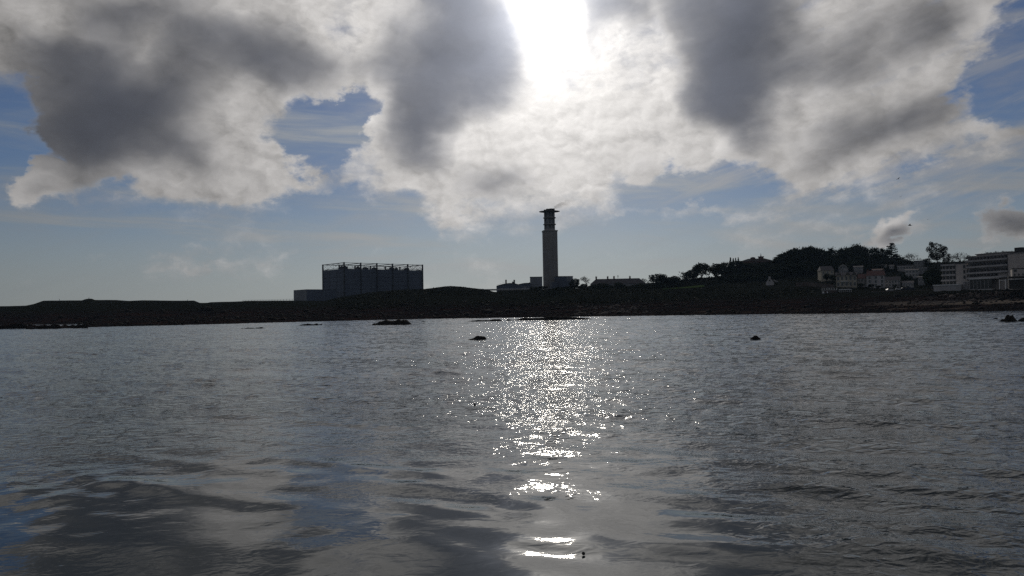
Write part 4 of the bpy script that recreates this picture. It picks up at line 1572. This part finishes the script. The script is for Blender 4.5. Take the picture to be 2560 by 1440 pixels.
tree('cedar', 2228, 607.5, 32, 700, 'tiered cedar rising above the right end of the hilltop wood', seed=1, base=652)
tree('bare', 2279, 631.5, 46, 690, 'bare fan-shaped tree right of the tiered cedar', seed=1, base=668)
tree('airy', 2341.5, 605.5, 46, 560, 'tallest loose-crowned tree, standing alone left of the hotel', seed=2, base=656)
tree('airy', 2366, 634.0, 20, 555, 'small upright tree between the tallest tree and the hotel', seed=1, base=668)
tree('bare', 2378, 634.0, 24, 552, 'thin bare tree left of the wide bare tree behind the hotel', seed=0, base=668)
tree('bare', 2403, 630.0, 40, 548, 'wide bare tree behind the left wing of the hotel', seed=2, base=668)
tree('cypress', 2432, 640.0, 44, 545, 'low dark tree behind the corner of the hotel', seed=2, base=665)
tree('cypress', 2318, 646.0, 30, 610, 'dark bush-like tree under the left side of the tallest tree', seed=0, base=672)

# the hilltop wood: skyline trees in order, then the ranks below them
TOPS = [(1940, 640), (1951, 633), (1962, 629), (1975, 623.5), (1986, 619), (1999, 619), (2014, 617.5), (2027, 613), (2040, 621), (2052, 618.5), (2065, 623), (2077, 619.5), (2090, 624),
        (2103, 621.5), (2116, 617.5), (2129, 614.5), (2140, 611.5), (2152, 616), (2165, 616.5), (2178, 616), (2191, 617.5), (2204, 621.5), (2217, 627), (2240, 634), (2253, 640)]
for q, top in TOPS:
    tree('cypress', q, top + TR.uniform(-2.5, 3.5), TR.uniform(22, 36), 698 + TR.uniform(-6, 6), 'dark wind-shaped evergreen in the dense wood on the hilltop', 'evergreens of the hilltop wood', base=660)
for i in range(85):
    q = TR.uniform(1935, 2262)
    line = np.interp(q, [a for a, b in TOPS], [b for a, b in TOPS])
    top = line + 3 + 46 * TR.random() ** 1.1
    top = min(top, 676 if q > 2050 else 690)
    Y = 692 - (top - line) * 1.25
    tree('dome' if TR.random() < 0.4 else 'cypress', q, top, TR.uniform(28, 44), Y, 'dark evergreen crown on the wooded slope under the hilltop trees', 'trees on the wooded slope')
for i in range(26):                                      # behind the hotel roof
    q = TR.uniform(2440, 2600)
    tree('cypress', q, np.interp(q, [2440, 2470, 2500, 2530, 2600], [640, 631, 627, 629, 632]) + TR.uniform(-1, 5), TR.uniform(26, 40), 470 + TR.uniform(-8, 8), 'dark tree showing over the hotel roof', 'trees behind the hotel roof', base=676)
for i in range(34):                                      # wooded slope between the terrace and the cottage
    q = TR.uniform(1795, 1945)
    line = np.interp(q, [1795, 1830, 1870, 1930, 1950], [668, 655, 656, 656, 650])
    top = line + TR.uniform(0, 40)
    tree('dome' if TR.random() < 0.6 else 'cypress', q, top, TR.uniform(24, 40), 688 - (top - line) * 1.6, 'dark tree on the wooded slope around the small gabled cottage', 'trees around the cottage')
for i in range(46):                                      # dark belt of trees in front of the power station and terrace
    q = TR.uniform(1330, 1660)
    top = np.interp(q, [1330, 1400, 1480, 1600, 1660], [714, 710, 706, 706, 708]) + TR.uniform(0, 16)
    tree('dome', q, top, TR.uniform(20, 36), 640 - (top - 704) * 1.5, 'dark round tree in the belt in front of the terrace and chimney', 'trees in front of the terrace')
for i in range(30):                                      # hedge line under the round trees
    q = TR.uniform(1612, 1845)
    top = np.interp(q, [1612, 1660, 1700, 1745, 1800, 1845], [704, 700, 697, 694, 688, 668]) + TR.uniform(0, 8)
    tree('dome', q, top, TR.uniform(16, 30), TR.uniform(664, 696), 'low dark bushy tree filling the gap under the skyline trees', 'bushy trees under the skyline trees')
for i in range(30):                                      # between the houses
    q = TR.uniform(2050, 2330)
    top = TR.choice((686, 692, 698, 705)) + TR.uniform(-3, 3)
    tree('dome', q, top, TR.uniform(12, 22), 545 - (top - 686) * 1.0 + TR.uniform(-6, 6), 'small dark tree between the houses on the slope', 'trees between the houses')
for q, top, w in ((2152, 708, 17), (2178, 710, 18), (2196, 714, 14), (2238, 712, 12)):
    tree('dome', q, top, w, 492, 'round dark bush in front of the large white house and its neighbours', 'bushes in front of the white houses')
for q, top, w in ((2318, 676, 24), (2332, 672, 30), (2346, 680, 26), (2326, 692, 30), (2342, 698, 26)):
    tree('dome', q, top, w, 470 - (top - 672) * 0.6, 'dark leafy tree beside the left end of the hotel', 'trees beside the hotel')


# ------------------------------------------------------------------ scrub, boulders
def scrub():
    rs = np.random.RandomState(5)
    n = 26000
    k = rs.uniform(kx(-60), kx(2620), n)
    Y = 440 + 270 * rs.uniform(0, 1, n)
    dens = fbm(k * Y, Y, 30, 3)
    keep = (k > kx(830)) & ((dens > -0.15) | (Y > 560)) & ~((k > kx(1655)) & (k < kx(1764)) & (Y > 590) & (Y < 626)) & ~((k > kx(1222)) & (k < kx(1246)))
    keep &= ~((k > kx(2040)) & (Y < 470))
    k, Y = k[keep], Y[keep]
    X = k * Y
    z = land_z(X, Y)
    low = (Y > 606) & (k < kx(1300))
    P = np.stack([X, Y, z + rs.uniform(0, 1.0, len(X)) * np.where(low, 0.12, 0.9)], 1)
    v, f = cards(P, 0.75, rs, 0.2)
    v[:, 2] = np.where(np.repeat(low, 4), np.minimum(v[:, 2], np.repeat(z, 4) + 0.35), v[:, 2])
    o = link('scrub', np_mesh('scrub', v, f, M['scrub']), None)
    tag(o, 'low scrub and rough grass covering the banks above the shore', 'scrub', kind='stuff')


scrub()


def ico():
    bm = bmesh.new()
    bmesh.ops.create_icosphere(bm, subdivisions=1, radius=1.0)
    v = np.array([tuple(q.co) for q in bm.verts]); f = np.array([[q.index for q in p.verts] for p in bm.faces])
    bm.free()
    return v, f


IV, IF = ico()


def boulders(name, n, seed, kr, Yr, size, mat, label, sink=0.25, keepf=None):
    rs = np.random.RandomState(seed)
    k = rs.uniform(kr[0], kr[1], n)
    Y = rs.uniform(Yr[0], Yr[1], n)
    X = k * Y
    z = land_z(X, Y)
    ok = z > -0.25
    if keepf is not None:
        ok &= keepf(k, Y, rs)
    X, Y, z = X[ok], Y[ok], z[ok]
    n = len(X)
    s = size * np.exp(rs.normal(scale=0.45, size=n))
    sc = np.stack([s * rs.uniform(0.8, 1.7, n), s * rs.uniform(0.8, 1.4, n), s * rs.uniform(0.45, 0.85, n)], 1)
    a = rs.uniform(0, 6.28, n)
    jit = 1 + rs.normal(scale=0.16, size=(n, len(IV), 1))
    v = IV[None] * jit * sc[:, None, :]
    c, sn = np.cos(a)[:, None], np.sin(a)[:, None]
    v = np.stack([v[..., 0] * c - v[..., 1] * sn, v[..., 0] * sn + v[..., 1] * c, v[..., 2]], -1)
    v += np.stack([X, Y, z + sc[:, 2] * (0.5 - sink)], 1)[:, None, :]
    f = IF[None] + (np.arange(n) * len(IV))[:, None, None]
    o = link(name, np_mesh(name, v.reshape(-1, 3), f.reshape(-1, 3), mat), None)
    tag(o, label, 'boulders', kind='stuff')


boulders('boulders', 4200, 2, (kx(-60), kx(2620)), (263, 395), 0.36, M['rock'], 'dark weedy boulders strewn along the waterline')
boulders('boulders', 1900, 3, (kx(-60), kx(1900)), (385, 470), 0.5, M['rock'], 'dark boulders of the upper foreshore and the banked mound')
boulders('boulders', 1700, 4, (kx(2270), kx(2620)), (346, 362), 0.33, M['rock_pale'], 'pale rubble on the bank below the hotel', keepf=lambda k, Y, rs: rs.rand(len(k)) < 0.6)
boulders('boulders', 150, 6, (kx(1440), kx(1620)), (345, 420), 0.5, M['rock_pale'], 'scattered pale stones on the foreshore below the terrace')


# ------------------------------------------------------------------ rocks standing in the water
def rock(px0, px1, py_base, prof, label, depth=0.45, seed=1, group=None, mat='rock'):
    """prof: (0..1 along the rock, rows of the photograph above the waterline)"""
    mid = (px0 + px1) / 2
    b = on_water(mid, py_base)
    d = math.hypot(b.x, b.y)
    k = b.y / FPX
    L = span(px0, px1, b.y)
    D = max(L * depth, 0.5) if L < 6 else L * depth
    D = min(D, 9.0)
    nx, ny = 72, 24
    u = np.linspace(0, 1, nx); w = np.linspace(0, 1, ny)
    U, W = np.meshgrid(u, w)
    H = np.interp(U, [p[0] for p in prof], [p[1] for p in prof]) * k
    env = np.clip(np.sin(np.pi * W), 0, 1) ** 0.55
    X = (U - 0.5) * L
    Yl = (W - 0.35) * D
    n = fbm(X * 3 + seed * 31, Yl * 3 + seed * 7, 3.0 * max(0.4, L / 8), 4)
    hmax = H.max()
    Z = H * env * (1 + 0.25 * n) + n * 0.22 * hmax * env - 0.02
    rim = (U < 0.004) | (U > 0.996) | (W < 0.01) | (W > 0.99)
    Z = np.where(rim, -0.35, Z)
    me = raw_grid('rock', X, Yl, Z)
    me.materials.append(M[mat])
    o = link('rock', me, None)
    o.location = (b.x, b.y, 0)
    o.rotation_euler = (0, 0, face_cam(mid))
    return tag(o, label, 'rock', group)


rock(601, 667, 821.2, [(0, 0.2), (0.08, 2.2), (0.13, 0.6), (0.3, 2.6), (0.55, 1.0), (0.72, 2.6), (0.82, 3.2), (0.92, 1.0), (1, 0.2)], 'thin low rock awash, leftmost of the rocks out in the water', 0.2, 1)
rock(748, 806, 813.5, [(0, 0.3), (0.15, 2.8), (0.35, 4.2), (0.5, 3.2), (0.62, 3.0), (0.75, 4.8), (0.84, 2.0), (1.0, 3.4)], 'ragged weedy rock awash, in front of the annex of the huge hall', 0.2, 2)
rock(929, 1030, 812.2, [(0, 1.2), (0.06, 3.0), (0.14, 4.0), (0.22, 8.2), (0.3, 8.6), (0.38, 11.8), (0.47, 10.4), (0.56, 10.2), (0.66, 11.6), (0.74, 10.0), (0.8, 12.4), (0.9, 11.0), (0.96, 4.0), (1, 0.6)], 'biggest flat-topped rock in the water, in front of the huge hall', 0.35, 3)
rock(1050, 1064, 805.0, [(0, 0.3), (0.4, 1.3), (0.7, 2.2), (1, 0.3)], 'tiny rock just right of the biggest flat-topped rock', 0.4, 4)
rock(1160, 1257, 803.4, [(0, 0.2), (0.15, 1.6), (0.35, 3.0), (0.5, 3.6), (0.65, 4.0), (0.8, 4.6), (0.92, 4.8), (1, 0.8)], 'long low reef tapering to the left, left of the sun glitter', 0.14, 5)
rock(1264, 1484, 800.0, [(0, 1.5), (0.03, 3.6), (0.07, 1.4), (0.14, 4.0), (0.2, 7.5), (0.3, 6.2), (0.42, 7.0), (0.55, 8.0), (0.7, 7.6), (0.8, 6.0), (0.88, 4.6), (0.94, 3.2), (1, 0.5)], 'longest low reef lying below the chimney at the head of the sun glitter', 0.08, 6)
rock(1168, 1217, 848.6, [(0, 0.3), (0.15, 1.2), (0.25, 1.6), (0.4, 5.6), (0.5, 8.0), (0.62, 8.4), (0.75, 8.2), (0.86, 7.4), (0.95, 3.6), (1, 0.5)], 'rounded rock standing alone at the left edge of the sun glitter', 0.5, 7)
rock(1868, 1905, 848.6, [(0, 0.3), (0.15, 1.2), (0.35, 4.4), (0.5, 8.6), (0.62, 9.4), (0.75, 7.4), (0.86, 4.0), (1, 0.4)], 'small humped rock alone on the open water right of the glitter', 0.5, 8)
rock(2481, 2496, 797.5, [(0, 0.3), (0.5, 3.0), (0.75, 2.4), (1, 0.3)], 'smallest rock left of the pointed rocks at the right edge', 0.5, 9)
rock(2496, 2545, 804.0, [(0, 0.5), (0.12, 4.0), (0.3, 10.0), (0.45, 17.0), (0.52, 16.4), (0.62, 16.0), (0.72, 15.0), (0.85, 8.0), (1, 1.0)], 'tall pointed rock near the right edge of the water', 0.6, 10)
rock(2543, 2580, 804.0, [(0, 1.0), (0.2, 6.0), (0.42, 12.5), (0.55, 11.5), (0.75, 6.0), (1, 0.5)], 'second pointed rock, cut off by the right edge', 0.6, 11)
rock(-70, 72, 822.5, [(0, 6), (0.3, 8), (0.5, 9), (0.62, 11), (0.75, 12.6), (0.88, 12.0), (0.97, 8), (1, 2)], 'dark rock bar at the far left, closing the lagoon', 0.10, 12)
rock(64, 222, 821.5, [(0, 3), (0.06, 7), (0.14, 5.0), (0.24, 8.0), (0.36, 7.0), (0.46, 12.0), (0.52, 9.5), (0.58, 3.0), (0.7, 3.6), (0.82, 6.5), (0.95, 9.0), (1, 9.0)], 'knobbly rock bar in front of the still lagoon at the left', 0.08, 13)
rock(351, 360, 806.0, [(0, 0.5), (0.5, 2.2), (1, 0.5)], 'single pale stone at the water edge below the mound', 0.5, 14, mat='white_render')
rock(1300, 1306, 846, [(0, 0.2), (0.5, 0.8), (1, 0.2)], 'x', 0.5, 15) if False else None


# ------------------------------------------------------------------ flotsam and birds
def flotsam():
    b = on_water(1458.5, 1385)
    o = MB().lathe([(0.012, -0.012), (0.020, -0.008), (0.024, 0.004), (0.020, 0.014), (0.010, 0.015), (0.006, 0.010)], 14).build('float', M['cork'])
    o.location = (b.x, b.y, 0.004)
    o.rotation_euler = (0.5, 0.3, 0)
    tag(o, 'tiny round black float on the calm water near the shore', 'float')
    b = on_water(1187, 1013)
    o = MB().lathe([(0.015, -0.02), (0.035, -0.01), (0.04, 0.02), (0.025, 0.06), (0.01, 0.07)], 10).build('float', M['cork'])
    o.location = (b.x, b.y, 0.0)
    tag(o, 'tiny dark float left of the brightest glitter', 'float')
    a, c = on_water(1413.5, 1243), on_water(1440, 1236.5)
    o = MB().bar((0, 0, 0), c - a, 0.006, 0.004, 5).bar((c - a) * 0.55, (c - a) * 0.62 + Vector((0.015, 0.03, 0.01)), 0.003, 0.002, 4).build('twig', M['wood'])
    o.location = a + Vector((0, 0, 0.006))
    tag(o, 'thin dark twig floating on the calm water', 'twig')


flotsam()


def bird(px, py, Y, span_m, bank, head, label):
    p = at(px, py, Y)
    s = span_m / 1.2
    t = empty('bird', p, head, label, 'bird', 'birds in flight over the hill')
    t.rotation_euler = (0.1, bank, head)
    t.scale = (s, s, s)
    body = MB().lathe([(0.01, -0.30), (0.05, -0.26), (0.085, -0.12), (0.09, 0.05), (0.06, 0.17), (0.045, 0.24), (0.035, 0.29), (0.008, 0.34)], 10)
    body.v = [(x, z, y * 0.9) for x, y, z in body.v]
    body.build('body', M['feather'], t)
    MB().add([(-0.03, -0.24, 0.0), (0.03, -0.24, 0.0), (0.10, -0.46, 0.0), (0, -0.42, 0.01), (-0.10, -0.46, 0.0)], [(0, 1, 2, 3, 4)]).build('tail', M['feather'], t)
    for sgn in (-1, 1):
        vs = [(0.05 * sgn, 0.13, 0.03), (0.28 * sgn, 0.17, 0.15), (0.60 * sgn, 0.02, 0.10), (0.34 * sgn, -0.03, 0.13), (0.05 * sgn, -0.10, 0.03)]
        lo = [(x, y, z - 0.02) for x, y, z in vs]
        n = 5
        MB().add(vs + lo, [tuple(range(n)), tuple(range(2 * n - 1, n - 1, -1))] + [(i, i + n, (i + 1) % n + n, (i + 1) % n) for i in range(n)]).build('wing', M['feather'], t)
    return t


bird(2246, 447, 110, 0.62, 0.5, 2.2, 'topmost dark bird in flight high over the hotel hill')
bird(2251.5, 492, 120, 0.45, -0.4, -0.8, 'middle dark bird in flight below the topmost one')
bird(2274.5, 563.5, 100, 0.85, 0.2, 1.4, 'largest and lowest dark bird in flight, before a small cloud')
bird(2319.5, 549, 170, 0.40, 0.2, -1.2, 'faint distant bird right of the largest bird')


# ------------------------------------------------------------------ haze
def haze():
    o = MB().box(-2300, 2300, -230, 1900, -6.0, 135).build('haze', None)
    m = bpy.data.materials.new('sea_haze'); m.use_nodes = True
    m.node_tree.nodes.clear()
    E.tree = m.node_tree
    out = E.new('ShaderNodeOutputMaterial')
    v = E.new('ShaderNodeVolumePrincipled')
    v.inputs['Density'].default_value = 0.000045
    v.inputs['Color'].default_value = (0.50, 0.72, 1.0, 1)
    v.inputs['Anisotropy'].default_value = 0.15
    m.node_tree.links.new(v.outputs[0], out.inputs['Volume'])
    o.data.materials.append(m)
    tag(o, 'thin sea haze over the bay', 'haze', kind='stuff')


haze()
